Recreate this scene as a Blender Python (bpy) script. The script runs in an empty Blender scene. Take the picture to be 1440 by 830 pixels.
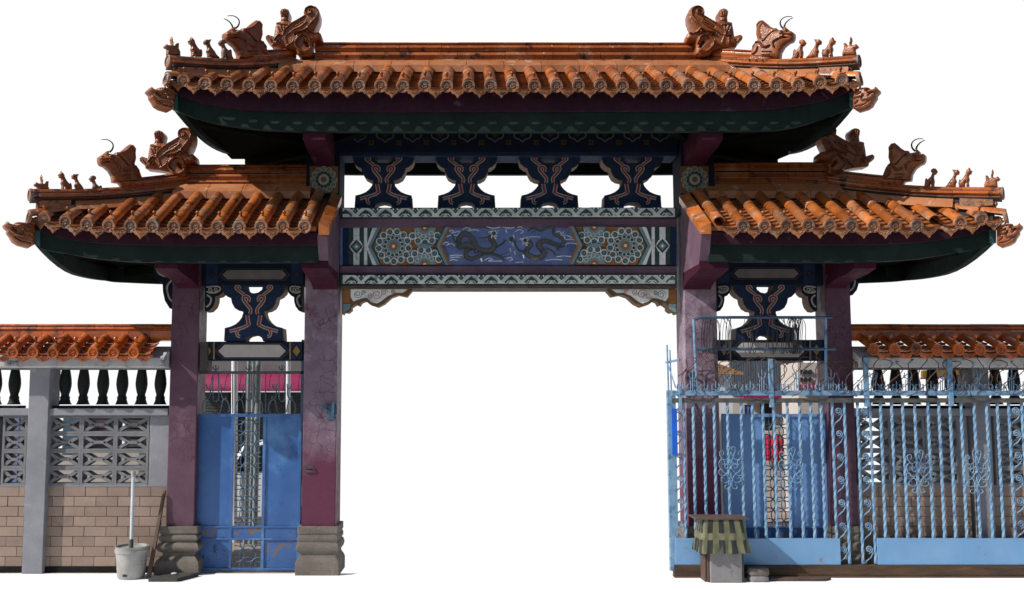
import bpy, math, random
import numpy as np
from mathutils import Vector
R = math.radians
rnd = random.Random(7)
sc = bpy.context.scene
col = sc.collection

# ------------------------------------------------------------------ camera
F = 1300.0; U0 = 655.0; HZ = 556.0; TILT = R(5.0); CZ = 2.415; DIST = 13.0
V0 = HZ - F*math.tan(TILT)
cam = bpy.data.objects.new('camera', bpy.data.cameras.new('camera')); col.objects.link(cam)
cam.location = (0, -DIST, CZ); cam.rotation_euler = (math.pi/2+TILT, 0, 0)
cam.data.sensor_width = 36.0; cam.data.lens = F/1440*36.0
cam.data.shift_x = (720-U0)/1440; cam.data.shift_y = (V0-415)/1440
cam.data.clip_start = .1; cam.data.clip_end = 500
sc.camera = cam
# ------------------------------------------------------------------ light
SUN = Vector((1.15, .50, -1.0)).normalized()
sl = bpy.data.lights.new('sun', 'SUN'); sl.energy = 5.0; sl.angle = R(.5); sl.color = (1, .96, .9)
so = bpy.data.objects.new('sun', sl); col.objects.link(so); so.rotation_euler = SUN.to_track_quat('-Z', 'Y').to_euler()
w = bpy.data.worlds.new('World'); sc.world = w; w.use_nodes = True
nt = w.node_tree; bg = nt.nodes['Background']
sky = nt.nodes.new('ShaderNodeTexSky'); sky.sky_type = 'NISHITA'; sky.sun_disc = False
sky.sun_elevation = math.asin(-SUN.z); sky.sun_rotation = math.atan2(-SUN.x, -SUN.y)
nt.links.new(sky.outputs[0], bg.inputs[0]); bg.inputs[1].default_value = .09
sc.view_settings.view_transform = 'Standard'; sc.view_settings.look = 'None'
sc.view_settings.exposure = 0; sc.view_settings.gamma = 1

def P(u, v, Y, d=None, p0=None):
    """world point seen at photo coordinate (u,v) on the plane y=Y (or on a vertical plane p0,d)"""
    xc = (u-U0)/F; yc = (V0-v)/F
    D = Vector((xc, math.cos(TILT)-yc*math.sin(TILT), math.sin(TILT)+yc*math.cos(TILT)))
    C = Vector((0, -DIST, CZ))
    if d is None: t = (Y+DIST)/D.y
    else:
        n = Vector((-d.y, d.x, 0)); t = (p0-C).dot(n)/D.dot(n)
    return C+D*t

# ------------------------------------------------------------------ materials
def mat(name, c1, c2=None, scale=4, rough=.6, bump=.0, bscale=30, spots=None, rand=0., metal=0., coat=0., stretch=(1,1,1), spec=.5, contrast=.18, cracks=None, extra=None):
    m = bpy.data.materials.new(name); m.use_nodes = True; t = m.node_tree; N = t.nodes; L = t.links
    b = N['Principled BSDF']; g = N.new('ShaderNodeNewGeometry')
    mp = N.new('ShaderNodeMapping'); mp.inputs['Scale'].default_value = stretch; L.new(g.outputs['Position'], mp.inputs['Vector'])
    def noise(s, det=5, ro=.6):
        n = N.new('ShaderNodeTexNoise'); n.inputs['Scale'].default_value = s; n.inputs['Detail'].default_value = det
        n.inputs['Roughness'].default_value = ro; L.new(mp.outputs[0], n.inputs['Vector']); return n.outputs['Fac']
    def mix(a, bcol, fac):
        x = N.new('ShaderNodeMix'); x.data_type = 'RGBA'
        if isinstance(a, tuple): x.inputs[6].default_value = (*a, 1)
        else: L.new(a, x.inputs[6])
        if isinstance(bcol, tuple): x.inputs[7].default_value = (*bcol, 1)
        else: L.new(bcol, x.inputs[7])
        L.new(fac, x.inputs[0]); return x.outputs[2]
    def ramp(f, lo, hi):
        r = N.new('ShaderNodeMapRange'); r.inputs[1].default_value = lo; r.inputs[2].default_value = hi; r.clamp = True
        L.new(f, r.inputs[0]); return r.outputs[0]
    c = mix(c1, c2 or tuple(x*.7 for x in c1), ramp(noise(scale), .5-contrast, .5+contrast))
    rg = None
    for s in (spots or []):
        sc_, scl, lo, hi = s
        f = ramp(noise(scl, 8, .65), lo, hi); c = mix(c, sc_, f)
    if extra: c = extra(N, L, g, mix, ramp, noise, c)
    if cracks:
        cc, cs, cw = cracks
        vz = N.new('ShaderNodeTexVoronoi'); vz.feature = 'DISTANCE_TO_EDGE'; vz.inputs['Scale'].default_value = cs
        ns = N.new('ShaderNodeTexNoise'); ns.inputs['Scale'].default_value = cs*1.3; L.new(g.outputs['Position'], ns.inputs['Vector'])
        va = N.new('ShaderNodeVectorMath'); va.operation = 'MULTIPLY_ADD'; va.inputs[1].default_value = (.35/cs*2,)*3
        L.new(ns.outputs['Color'], va.inputs[0]); L.new(g.outputs['Position'], va.inputs[2]); L.new(va.outputs[0], vz.inputs['Vector'])
        f1 = ramp(vz.outputs['Distance'], cw, 0)
        f2 = ramp(noise(1.1, 2), .42, .56); mu = N.new('ShaderNodeMath'); mu.operation = 'MULTIPLY'; L.new(f1, mu.inputs[0]); L.new(f2, mu.inputs[1])
        c = mix(c, cc, mu.outputs[0])
    if rand:
        oi = N.new('ShaderNodeObjectInfo'); hs = N.new('ShaderNodeHueSaturation')
        r = N.new('ShaderNodeMapRange'); r.inputs[3].default_value = 1-rand; r.inputs[4].default_value = 1+rand; L.new(oi.outputs['Random'], r.inputs[0])
        L.new(r.outputs[0], hs.inputs['Value']); L.new(c, hs.inputs['Color']); c = hs.outputs[0]
    L.new(c, b.inputs['Base Color'])
    rr = N.new('ShaderNodeMapRange'); L.new(noise(scale*3), rr.inputs[0]); rr.inputs[1].default_value = .3; rr.inputs[2].default_value = .7
    rr.inputs[3].default_value = max(.05, rough-.12); rr.inputs[4].default_value = min(1, rough+.15); L.new(rr.outputs[0], b.inputs['Roughness'])
    b.inputs['Metallic'].default_value = metal; b.inputs['Coat Weight'].default_value = coat; b.inputs['Coat Roughness'].default_value = .15
    b.inputs['Specular IOR Level'].default_value = spec
    if bump:
        bn = N.new('ShaderNodeBump'); bn.inputs['Strength'].default_value = bump; bn.inputs['Distance'].default_value = .01
        L.new(noise(bscale, 6), bn.inputs['Height']); L.new(bn.outputs[0], b.inputs['Normal'])
    return m

M = {}
M['glaze'] = mat('orange_glaze', (.45,.135,.026), (.29,.072,.013), 4, .34, .3, 25, [((.34,.18,.10), 2.6, .50, .62), ((.045,.03,.022), 5, .56, .66), ((.60,.46,.36), 11, .62, .69), ((.10,.06,.04), 1.3, .6, .72)], rand=.38, coat=.3)
M['wallglaze'] = mat('wall_orange_glaze', (.45,.105,.015), (.33,.065,.01), 6, .3, .25, 25, [((.07,.03,.018), 6, .55, .68), ((.5,.35,.25), 18, .68, .72)], rand=.3, coat=.35)
M['ridge'] = mat('ridge_glaze', (.40,.11,.022), (.27,.065,.012), 3, .32, .25, 22, [((.42,.2,.1), 2.2, .56, .68), ((.025,.018,.014), 5, .56, .64), ((.65,.5,.4), 13, .64, .70)], rand=.24, coat=.35)
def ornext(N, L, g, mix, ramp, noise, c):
    return mix(c, (.07,.025,.012), ramp(g.outputs['Pointiness'], .492, .455))  # grime tone in the creases, doubling as painted ambient shade for contrast
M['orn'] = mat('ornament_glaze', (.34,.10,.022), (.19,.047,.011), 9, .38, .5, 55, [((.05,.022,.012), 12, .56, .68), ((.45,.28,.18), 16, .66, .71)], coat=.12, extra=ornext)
M['disc'] = mat('weathered_clay', (.32,.14,.075), (.2,.09,.05), 8, .6, .4, 60, [((.26,.21,.17), 5, .5, .62), ((.06,.045,.035), 11, .6, .7)], rand=.3)
M['pan'] = mat('pan_clay', (.36,.12,.035), (.18,.06,.02), 6, .5, .3, 40, [((.05,.03,.02), 7, .56, .68)], rand=.25)
M['drip'] = mat('drip_clay', (.36,.15,.06), (.22,.08,.03), 9, .55, .5, 70, [((.05,.03,.02), 12, .54, .62), ((.3,.24,.19), 5, .58, .68)], rand=.25)
M['flash'] = mat('flashing_clay', (.46,.19,.08), (.34,.11,.035), 3, .45, .3, 30, [((.5,.36,.26), 5, .58, .68), ((.05,.035,.03), 8, .62, .7)], rand=.1)
M['mortar'] = mat('dark_mortar', (.04,.03,.028), rough=.9, bump=.5)
M['maroon'] = mat('maroon_paint', (.040,.007,.020), (.026,.005,.014), 3, .7, .2, 30, [((.12,.07,.10), 4, .62, .72)], spec=.25)
M['corbelpaint'] = mat('corbel_paint', (.050,.005,.018), (.034,.004,.014), 3, .7, .2, 30, [((.09,.05,.08), 3.5, .62, .74)], spec=.2)
M['green'] = mat('green_paint', (.018,.033,.028), (.011,.021,.018), 3, .8, .15, 30, spec=.12)
M['greenlite'] = mat('turquoise_paint', (.04,.13,.13), (.07,.16,.17), 9, .5, .2, 30, [((.2,.3,.3), 8, .6, .7)])
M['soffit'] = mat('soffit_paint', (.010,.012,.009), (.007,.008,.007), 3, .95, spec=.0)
def colext(N, L, g, mix, ramp, noise, c):
    s = N.new('ShaderNodeSeparateXYZ'); L.new(g.outputs['Position'], s.inputs[0])
    a = N.new('ShaderNodeMath'); a.operation = 'MULTIPLY_ADD'; a.inputs[1].default_value = 1.6; L.new(noise(2.2, 6), a.inputs[0]); L.new(s.outputs[2], a.inputs[2])
    f = ramp(a.outputs[0], 3.0, 2.3)
    return mix(c, (.085,.010,.038), f)
M['column'] = mat('lilac_column_paint', (.20,.145,.19), (.125,.08,.115), 3.5, .6, .25, 40, [((.31,.23,.29), 2.4, .53, .66), ((.10,.02,.055), 2.6, .62, .72), ((.03,.015,.02), 8, .66, .72)], extra=colext, cracks=((.07,.008,.03), 6.5, .035))
M['column_plain'] = mat('purple_beam_paint', (.14,.085,.12), (.10,.05,.085), 4, .6, .2, 40, [((.1,.02,.05), 5, .62, .72)])
M['colout'] = mat('outer_column_paint', (.095,.042,.068), (.07,.022,.045), 3.5, .55, .25, 40, [((.15,.085,.12), 2, .6, .74)], cracks=((.05,.008,.025), 6.5, .035))  # column paint darkened, wing roof shade put into the colour
M['blue'] = mat('dark_blue_paint', (.014,.029,.075), (.009,.019,.045), 6, .75, .15, 30, spec=.2)
M['navy'] = mat('navy_paint', (.008,.014,.034), (.005,.009,.02), 6, .8, .15, 30, spec=.15)
M['panelblue'] = mat('sky_blue_paint', (.15,.21,.44), (.10,.15,.34), 7, .6, .2, 50, [((.08,.10,.2), 11, .58, .7)])
M['white'] = mat('cream_paint', (.78,.78,.74), (.62,.63,.61), 10, .6, .2, 50, [((.42,.46,.52), 14, .56, .68), ((.22,.21,.2), 9, .60, .70), ((.3,.3,.28), 2.2, .56, .72)])
M['whiteg'] = mat('grey_cream_paint', (.36,.34,.29), (.26,.245,.21), 12, .6, .2, 50)
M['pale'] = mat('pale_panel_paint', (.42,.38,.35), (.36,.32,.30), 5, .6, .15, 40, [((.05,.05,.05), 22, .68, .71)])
M['paled'] = mat('shaded_panel_paint', (.17,.15,.14), (.12,.105,.10), 5, .8, .15, 40, spec=.2)  # pale panel paint with the shade of the upper bays in its colour
M['red'] = mat('crimson_paint', (.22,.012,.03), (.15,.01,.02), 10, .6)
M['dgreen'] = mat('bottle_green_paint', (.015,.06,.05), (.01,.035,.03), 10, .6)
M['teal'] = mat('grey_teal_paint', (.16,.27,.29), (.12,.2,.22), 12, .6)
M['ochre'] = mat('ochre_paint', (.30,.12,.025), (.22,.08,.015), 10, .6)
M['ochred'] = mat('brown_ochre_paint', (.15,.075,.025), (.10,.05,.02), 10, .7)
M['yellow'] = mat('gold_paint', (.30,.18,.03), (.2,.11,.02), 12, .6)
M['black'] = mat('black_paint', (.012,.012,.013), rough=.6)
M['dragon'] = mat('dragon_paint', (.016,.018,.018), (.07,.07,.062), 60, .6, .6, 90, contrast=.1)
M['brownbeam'] = mat('dark_brown_wood', (.03,.024,.02), (.055,.042,.03), 5, .7, .4, 40, stretch=(1,1,6))
M['stone'] = mat('base_stone', (.17,.145,.12), (.10,.085,.07), 4, .85, .8, 60, [((.03,.03,.025), 3.5, .58, .7), ((.26,.22,.18), 30, .6, .7)])
M['plaster'] = mat('grey_plaster', (.25,.25,.275), (.19,.19,.215), 3, .85, .35, 40, [((.05,.05,.05), 2.4, .66, .74), ((.34,.34,.36), 5, .6, .72)])
M['block'] = mat('block_concrete', (.19,.19,.20), (.14,.14,.15), 6, .9, .5, 60, [((.07,.07,.07), 4, .62, .74)])
M['conc'] = mat('coping_concrete', (.50,.50,.50), (.36,.36,.36), 6, .9, .6, 50, [((.07,.065,.06), 6, .58, .68)])
M['tile'] = mat('tan_wall_tile', (.27,.19,.15), (.22,.155,.12), 3, .55, .15, 60, [((.12,.09,.075), 1.4, .58, .78)], rand=.13)
M['grout'] = mat('grout', (.10,.085,.075), rough=.9)
M['plinth'] = mat('black_plinth', (.010,.010,.011), (.02,.02,.02), 5, .9, .3, spec=.1)
M['balu'] = mat('dark_green_baluster', (.008,.012,.011), (.005,.007,.007), 6, .7, .2, spec=.25)
M['doorblue'] = mat('blue_door_paint', (.034,.115,.31), (.024,.085,.25), 2.2, .38, .12, 14, [((.085,.21,.42), 1.3, .50, .66), ((.012,.04,.13), 3, .64, .74), ((.10,.07,.045), 11, .70, .73)])
M['doorrust'] = mat('rusty_blue_paint', (.035,.11,.30), (.022,.075,.22), 4, .55, .3, 30, [((.008,.04,.04), 12, .60, .64), ((.15,.09,.045), 6, .55, .64), ((.03,.02,.015), 16, .60, .66)])
M['doorlit'] = mat('sunlit_blue_door_paint', (.14,.27,.52), (.10,.21,.43), 2.5, .5, .15, 20, [((.14,.28,.52), 1.5, .55, .7), ((.10,.07,.05), 14, .70, .73)])  # door blue lightened as if sunlit, for the right bay
M['rail'] = mat('pale_blue_paint', (.20,.32,.43), (.10,.22,.38), 10, .5, .3, 60, [((.05,.11,.22), 8, .54, .64), ((.10,.07,.05), 18, .60, .66)])
M['railp'] = mat('pale_blue_sheet', (.16,.31,.50), (.12,.26,.46), 1.6, .45, .2, 30, [((.22,.19,.15), 3.2, .645, .66), ((.12,.08,.05), 9, .68, .70), ((.12,.3,.6), 3, .6, .7)])
M['darkblueiron'] = mat('dark_blue_iron', (.05,.11,.17), (.03,.06,.10), 14, .5, .2)
M['greyrail'] = mat('weathered_rail', (.09,.095,.09), (.04,.04,.04), 9, .7, .5, 40, [((.14,.07,.04), 7, .6, .68)])
M['rust'] = mat('rusty_wire', (.10,.045,.025), (.05,.03,.025), 14, .7, .3)
M['wire'] = mat('dark_wire', (.05,.05,.055), rough=.5, metal=.5)
M['track'] = mat('rusty_track', (.025,.018,.014), (.10,.05,.02), 4, .8, .5, 30, stretch=(.5,1,3))
M['plastic'] = mat('dirty_white_plastic', (.36,.35,.33), (.26,.255,.24), 6, .5, .15, 40, [((.12,.12,.11), 18, .62, .70)])
M['pvc'] = mat('pvc', (.55,.60,.66), (.45,.5,.56), 8, .4)
M['wood'] = mat('brown_wood', (.07,.04,.03), (.10,.06,.045), 7, .75, .4, 40)
M['slate'] = mat('dark_slate', (.03,.03,.028), (.06,.055,.045), 8, .8, .5)
M['cement'] = mat('pedestal_cement', (.22,.21,.21), (.17,.16,.16), 7, .9, .4, 50, [((.07,.07,.07), 5, .6, .72)])
M['stripy'] = mat('olive_yellow_cloth', (.15,.15,.075), (.09,.09,.05), 8, .45, .5, 18)
M['stripk'] = mat('black_cloth', (.010,.010,.012), (.02,.02,.018), 8, .5, .5, 18)
M['magenta'] = mat('magenta_awning', (.30,.008,.085), (.22,.006,.06), 3, .5)
M['shutter'] = mat('roller_shutter', (.09,.09,.09), (.06,.06,.06), 5, .5, metal=.3)
M['greywall'] = mat('grey_render', (.17,.17,.17), (.13,.13,.13), 4, .8)
M['galv'] = mat('galvanised', (.30,.33,.33), (.18,.2,.2), 9, .45, metal=.3)
M['whitep'] = mat('white_gloss', (.75,.76,.78), (.65,.66,.7), 5, .35)
M['bluegrey'] = mat('blue_grey_cladding', (.10,.13,.17), (.075,.10,.13), 4, .5)
M['rooftan'] = mat('tan_sheet_roof', (.42,.24,.12), (.3,.16,.08), 4, .7)
M['redp'] = mat('red_plastic', (.55,.015,.05), (.4,.01,.03), 3, .4)
M['beige'] = mat('beige_render', (.50,.44,.40), (.43,.38,.34), 3, .8)
M['signblue'] = mat('sign_blue', (.01,.12,.6), rough=.4)
M['signyel'] = mat('sign_yellow', (.8,.42,.01), rough=.4)
M['glass'] = mat('dark_glass', (.02,.025,.03), rough=.1)
M['rubber'] = mat('rubber', (.02,.02,.02), rough=.8)
M['ground'] = mat('white_paving', (.92,.92,.92), (.90,.90,.90), 2, .9, spec=.1)
sm = bpy.data.materials.new('sky_white'); sm.use_nodes = True
e = sm.node_tree.nodes.new('ShaderNodeEmission'); e.inputs[0].default_value = (1,1,1,1); e.inputs[1].default_value = 1.02
sm.node_tree.links.new(e.outputs[0], sm.node_tree.nodes['Material Output'].inputs[0])
M['sky'] = sm

# ------------------------------------------------------------------ mesh building
def wloc(o):
    v = Vector((0,0,0))
    while o: v += o.location; o = o.parent
    return v
class MB:
    def __init__(s): s.v = []; s.f = []; s.m = []; s.sm = []
    def add(s, vs, fs, mi=0, smooth=False):
        o = len(s.v); s.v += [tuple(v) for v in vs]
        for f in fs: s.f.append([i+o for i in f]); s.m.append(mi); s.sm.append(smooth)
        return s
    def box(s, x0, x1, y0, y1, z0, z1, mi=0, skip=()):
        v = [(x0,y0,z0),(x1,y0,z0),(x1,y1,z0),(x0,y1,z0),(x0,y0,z1),(x1,y0,z1),(x1,y1,z1),(x0,y1,z1)]
        return s.add(v, [(0,3,2,1),(4,5,6,7),(0,1,5,4),(1,2,6,5),(2,3,7,6),(3,0,4,7)], mi)
    def prism(s, A, B, mi=0, ms=None, smooth=False):
        n = len(A); ms = mi if ms is None else ms
        s.add(A, [list(range(n))], mi); s.add(B, [list(range(n))[::-1]], mi)
        s.add(list(A)+list(B), [(i, i+n, (i+1)%n+n, (i+1)%n) for i in range(n)], ms, smooth); return s
    def pxprism(s, pts, Y0, Y1, mi=0, ms=None, f=lambda u,v:(u,v)):
        A = [P(*f(u,v), Y0) for u,v in pts]; B = [Vector((a.x, Y1, a.z)) for a in A]
        return s.prism(A, B, mi, ms)
    def pxbox(s, u0, u1, v0, v1, Y0, Y1, mi=0):
        a = P(u0, v1, Y0); b = P(u1, v0, Y0); return s.box(a.x, b.x, Y0, Y1, a.z, b.z, mi)
    def tube(s, pts, r, n=6, mi=0, cap=True, smooth=True, r1=None):
        pts = [Vector(p) for p in pts]; rings = []
        up = None
        for i, p in enumerate(pts):
            d = (pts[min(i+1, len(pts)-1)]-pts[max(i-1, 0)])
            if d.length < 1e-9: d = Vector((0,0,1))
            d.normalize()
            if up is None: up = Vector((0,1,0)) if abs(d.y) < .9 else Vector((1,0,0))
            a = d.cross(up); a.normalize(); b = a.cross(d); b.normalize(); up = b
            rr = r if r1 is None else r+(r1-r)*i/(len(pts)-1)
            rings.append([p+a*rr*math.cos(k*2*math.pi/n)+b*rr*math.sin(k*2*math.pi/n) for k in range(n)])
        vs = [q for rg in rings for q in rg]; fs = []
        for i in range(len(pts)-1):
            for k in range(n): fs.append((i*n+k, i*n+(k+1)%n, (i+1)*n+(k+1)%n, (i+1)*n+k))
        s.add(vs, fs, mi, smooth)
        if cap: s.add(rings[0], [list(range(n))[::-1]], mi); s.add(rings[-1], [list(range(n))], mi)
        return s
    def lathe(s, c, prof, n=16, mi=0, smooth=True):
        vs = [(c[0]+r*math.cos(2*math.pi*k/n), c[1]+r*math.sin(2*math.pi*k/n), c[2]+z) for r, z in prof for k in range(n)]
        fs = [(i*n+k, i*n+(k+1)%n, (i+1)*n+(k+1)%n, (i+1)*n+k) for i in range(len(prof)-1) for k in range(n)]
        s.add(vs, fs, mi, smooth)
        s.add(vs[:n], [list(range(n))[::-1]], mi); s.add(vs[-n:], [list(range(n))], mi); return s
    def ball(s, c, r, mi=0, n=10, sc_=(1,1,1)):
        prof = [(max(.001, math.sin(math.pi*i/n)), -math.cos(math.pi*i/n)) for i in range(n+1)]
        vs = [(c[0]+r*sc_[0]*a*math.cos(2*math.pi*k/n), c[1]+r*sc_[1]*a*math.sin(2*math.pi*k/n), c[2]+r*sc_[2]*z) for a, z in prof for k in range(n)]
        s.add(vs, [(i*n+k, i*n+(k+1)%n, (i+1)*n+(k+1)%n, (i+1)*n+k) for i in range(n) for k in range(n)], mi, True); return s
    def mesh(s, name, mats, origin=(0,0,0)):
        me = bpy.data.meshes.new(name); o = Vector(origin)
        me.from_pydata([tuple(Vector(v)-o) for v in s.v], [], s.f)
        for m in mats: me.materials.append(m)
        me.polygons.foreach_set('material_index', s.m); me.polygons.foreach_set('use_smooth', s.sm)
        me.update(); me.set_sharp_from_angle(angle=R(42)); return me
    def build(s, name, mats, parent=None, origin=None, bevel=0, fix=True):
        if not isinstance(mats, (list, tuple)): mats = [mats]
        base = wloc(parent) if parent else Vector((0,0,0))
        org = Vector(origin) if origin is not None else base
        me = s.mesh(name, mats, org)
        if fix:
            import bmesh
            bm = bmesh.new(); bm.from_mesh(me); bmesh.ops.remove_doubles(bm, verts=bm.verts, dist=1e-5)
            bmesh.ops.recalc_face_normals(bm, faces=bm.faces); bm.to_mesh(me); bm.free(); me.set_sharp_from_angle(angle=R(42))
        o = bpy.data.objects.new(name, me); col.objects.link(o); o.location = org-base
        if parent: o.parent = parent
        if bevel:
            b = o.modifiers.new('bevel', 'BEVEL'); b.width = bevel; b.segments = 2; b.limit_method = 'ANGLE'; b.angle_limit = R(40)
        return o
def link(me, name, parent, loc, rot=(0,0,0), scale=(1,1,1)):
    o = bpy.data.objects.new(name, me); col.objects.link(o); o.parent = parent
    o.location = Vector(loc)-wloc(parent) if parent else loc; o.rotation_euler = rot; o.scale = scale; return o
def thing(name, label, cat, loc, group=None):
    o = bpy.data.objects.new(name, None); col.objects.link(o); o.location = loc; o.empty_display_size = .2
    return tag(o, label, cat, group)
def tag(o, label, cat, group=None):
    o['label'] = label; o['category'] = cat; o['kind'] = 'thing'
    if group: o['group'] = group
    return o
def smooth(pts, k=5):
    out = []; n = len(pts)
    for i in range(n-1):
        p0 = pts[max(i-1,0)]; p1 = pts[i]; p2 = pts[i+1]; p3 = pts[min(i+2,n-1)]
        for j in range(k):
            t = j/k
            out.append(tuple(.5*((2*b)+(-a+c)*t+(2*a-5*b+4*c-d)*t*t+(-a+3*b-3*c+d)*t**3) for a,b,c,d in zip(p0,p1,p2,p3)))
    out.append(tuple(pts[-1])); return out

# paint layer on a vertical front plane; every patch sits a hair in front of the previous one
class Paint(MB):
    def __init__(s, Y, step=.0004): super().__init__(); s.Y = Y; s.k = 0; s.step = step
    def lay(s): s.k += 1; return s.Y-.003-s.k*s.step
    def poly(s, pts, mi=0, y=None):
        q = [P(u, v, s.Y) for u, v in pts]; y = y or s.lay()
        s.add([(a.x, y, a.z) for a in q], [list(range(len(q)))], mi); return s
    def rib(s, pts, wd, mi=0, sm=5, w1=None):
        pts = smooth(pts, sm) if sm > 1 else pts
        n = len(pts); y = s.lay(); vs = []
        for i, p in enumerate(pts):
            a = pts[max(i-1,0)]; b = pts[min(i+1,n-1)]; dx = b[0]-a[0]; dy = b[1]-a[1]; l = math.hypot(dx, dy) or 1
            ww = (wd if w1 is None else wd+(w1-wd)*i/(n-1))/2
            nx, ny = -dy/l*ww, dx/l*ww
            for q in ((p[0]+nx, p[1]+ny), (p[0]-nx, p[1]-ny)):
                c = P(q[0], q[1], s.Y); vs.append((c.x, y, c.z))
        s.add(vs, [(2*i, 2*i+1, 2*i+3, 2*i+2) for i in range(n-1)], mi)
        for e_ in (pts[0], pts[-1]): pass
        return s
    def disc(s, u, v, r, mi=0, n=14, rv=None):
        return s.poly([(u+r*math.cos(2*math.pi*k/n), v+(rv or r)*math.sin(2*math.pi*k/n)) for k in range(n)], mi)
    def spiral(s, u, v, r, wd, mi=0, a0=0, turns=1.5, sgn=1, n=14):
        return s.rib([(u+r*(1-.8*i/n)*math.cos(a0+sgn*turns*2*math.pi*i/n), v+r*(1-.8*i/n)*math.sin(a0+sgn*turns*2*math.pi*i/n)) for i in range(n+1)], wd, mi, 1)
    def build(s, name, mats, parent): return MB.build(s, name, mats, parent, fix=False)

# carved solid: outline traced to its true plane, pillowed both sides with raised strokes
def carved(name, outline, strokes, parent, m, Y=0, d=None, p0=None, thick=.08, edge=.03, rad=.12, g=.9, f=lambda u,v:(u,v), rough=.003, seed=0):
    pts = np.array([f(*p) for p in outline], float)
    A = pts; B = np.roll(pts, -1, 0)
    x0, y0 = pts.min(0)-g; x1, y1 = pts.max(0)+g
    nx = int((x1-x0)/g)+2; ny = int((y1-y0)/g)+2
    X, Yy = np.meshgrid(x0+np.arange(nx)*g, y0+np.arange(ny)*g, indexing='ij')
    def inside(px, py):
        c = np.zeros(px.shape, bool)
        for a, b in zip(A, B):
            with np.errstate(divide='ignore', invalid='ignore'):
                cond = ((a[1] > py) != (b[1] > py)) & (px < (b[0]-a[0])*(py-a[1])/(b[1]-a[1]+1e-12)+a[0])
            c ^= cond
        return c
    def segd(px, py, a, b):
        ab = b-a; t = np.clip(((px-a[0])*ab[0]+(py-a[1])*ab[1])/(ab@ab+1e-12), 0, 1)
        qx = a[0]+t*ab[0]; qy = a[1]+t*ab[1]; return np.hypot(px-qx, py-qy), qx, qy
    cell = inside(X[:-1,:-1]+g/2, Yy[:-1,:-1]+g/2)
    use = np.zeros((nx, ny), int)
    for di in (0,1):
        for dj in (0,1): use[di:nx-1+di, dj:ny-1+dj] += cell
    bd = (use > 0) & (use < 4)
    D = np.full(X.shape, 1e9); QX = X.copy(); QY = Yy.copy()
    for a, b in zip(A, B):
        dd, qx, qy = segd(X, Yy, a, b); k = dd < D; D[k] = dd[k]; QX[k] = qx[k]; QY[k] = qy[k]
    XX = np.where(bd, QX, X); YY = np.where(bd, QY, Yy); D = np.where(bd, 0, D)
    rp = rad*100
    T = edge+(thick-edge)*np.sqrt(np.clip(1-(1-np.clip(D/rp, 0, 1))**2, 0, 1))
    for sp, wd, h in strokes:
        sp = np.array([f(*q) for q in (smooth(sp, 4) if len(sp) > 2 else sp)], float); dm = np.full(X.shape, 1e9)
        if len(sp) == 1: dm = np.hypot(XX-sp[0][0], YY-sp[0][1])
        for a, b in zip(sp[:-1], sp[1:]): dm = np.minimum(dm, segd(XX, YY, a, b)[0])
        T = T+h*.85*np.exp(-(dm/(wd*.62))**2)*np.clip(D/1.2, 0, 1)
    rs = np.random.RandomState(seed+3)
    nz = rs.rand(nx, ny); nz = (nz+np.roll(nz,1,0)+np.roll(nz,1,1)+np.roll(nz,-1,0)+np.roll(nz,-1,1))/5
    T = T+(nz-.5)*rough*2*np.clip(D/1.5, 0, 1)
    T = np.maximum(T, .02)
    idx = -np.ones((nx, ny), int); front = []; n = 0
    nrm = Vector((0,-1,0)) if d is None else Vector((d.y, -d.x, 0)).normalized()
    if nrm.y > 0: nrm = -nrm
    cen = []
    for i, j in np.argwhere(use > 0):
        c = P(XX[i,j], YY[i,j], Y, d, p0); cen.append((c, T[i,j])); idx[i,j] = n; n += 1
    mb = MB(); vs = [c+nrm*t for c, t in cen]+[c-nrm*t for c, t in cen]; fs = []
    for i, j in np.argwhere(cell):
        q = [idx[i,j], idx[i+1,j], idx[i+1,j+1], idx[i,j+1]]; fs.append(q); fs.append([k_+n for k_ in q[::-1]])
        for (di, dj, e0, e1) in ((-1,0,3,0),(1,0,1,2),(0,-1,0,1),(0,1,2,3)):
            if not (0 <= i+di < nx-1 and 0 <= j+dj < ny-1 and cell[i+di, j+dj]): fs.append([q[e0], q[e1], q[e1]+n, q[e0]+n])
    mb.add(vs, fs, 0, True)
    return mb.build(name, m, parent)

# ------------------------------------------------------------------ setting
mb = MB(); mb.box(-40, 40, -6.5, -.16, -.06, 0)
o = mb.build('ground', M['ground'], fix=False); o['kind'] = 'structure'
mb = MB(); mb.box(-7.5, -2.25, -.158, 4.0, -.06, .002); mb.box(3.97, 9.5, -.158, 4.5, -.06, .002); mb.box(4.75, 9.5, 4.5, 7.5, -.06, .002)
o = mb.build('pavement', mat('brown_pavement', (.30,.25,.21), (.22,.15,.12), 1.5, .9, .4, 30, [((.10,.08,.07), 6, .6, .7)]), fix=False); o['kind'] = 'structure'
mb = MB(); n = 40; RS = 52
for k in range(n+1):
    a = R(-62+124*k/n)
    mb.v += [(RS*math.sin(a), RS*math.cos(a)-5, -40), (RS*math.sin(a), RS*math.cos(a)-5, 42)]
for k in range(n): mb.f.append([2*k, 2*k+2, 2*k+3, 2*k+1]); mb.m.append(0); mb.sm.append(False)
o = mb.build('sky', M['sky'], fix=False); o['kind'] = 'structure'

# ------------------------------------------------------------------ the ceremonial gateway
G = thing('ceremonial_gateway', 'three bay gateway with orange glazed tile roofs, purple columns and painted beams', 'gateway', (.6, 0, 0))

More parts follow.
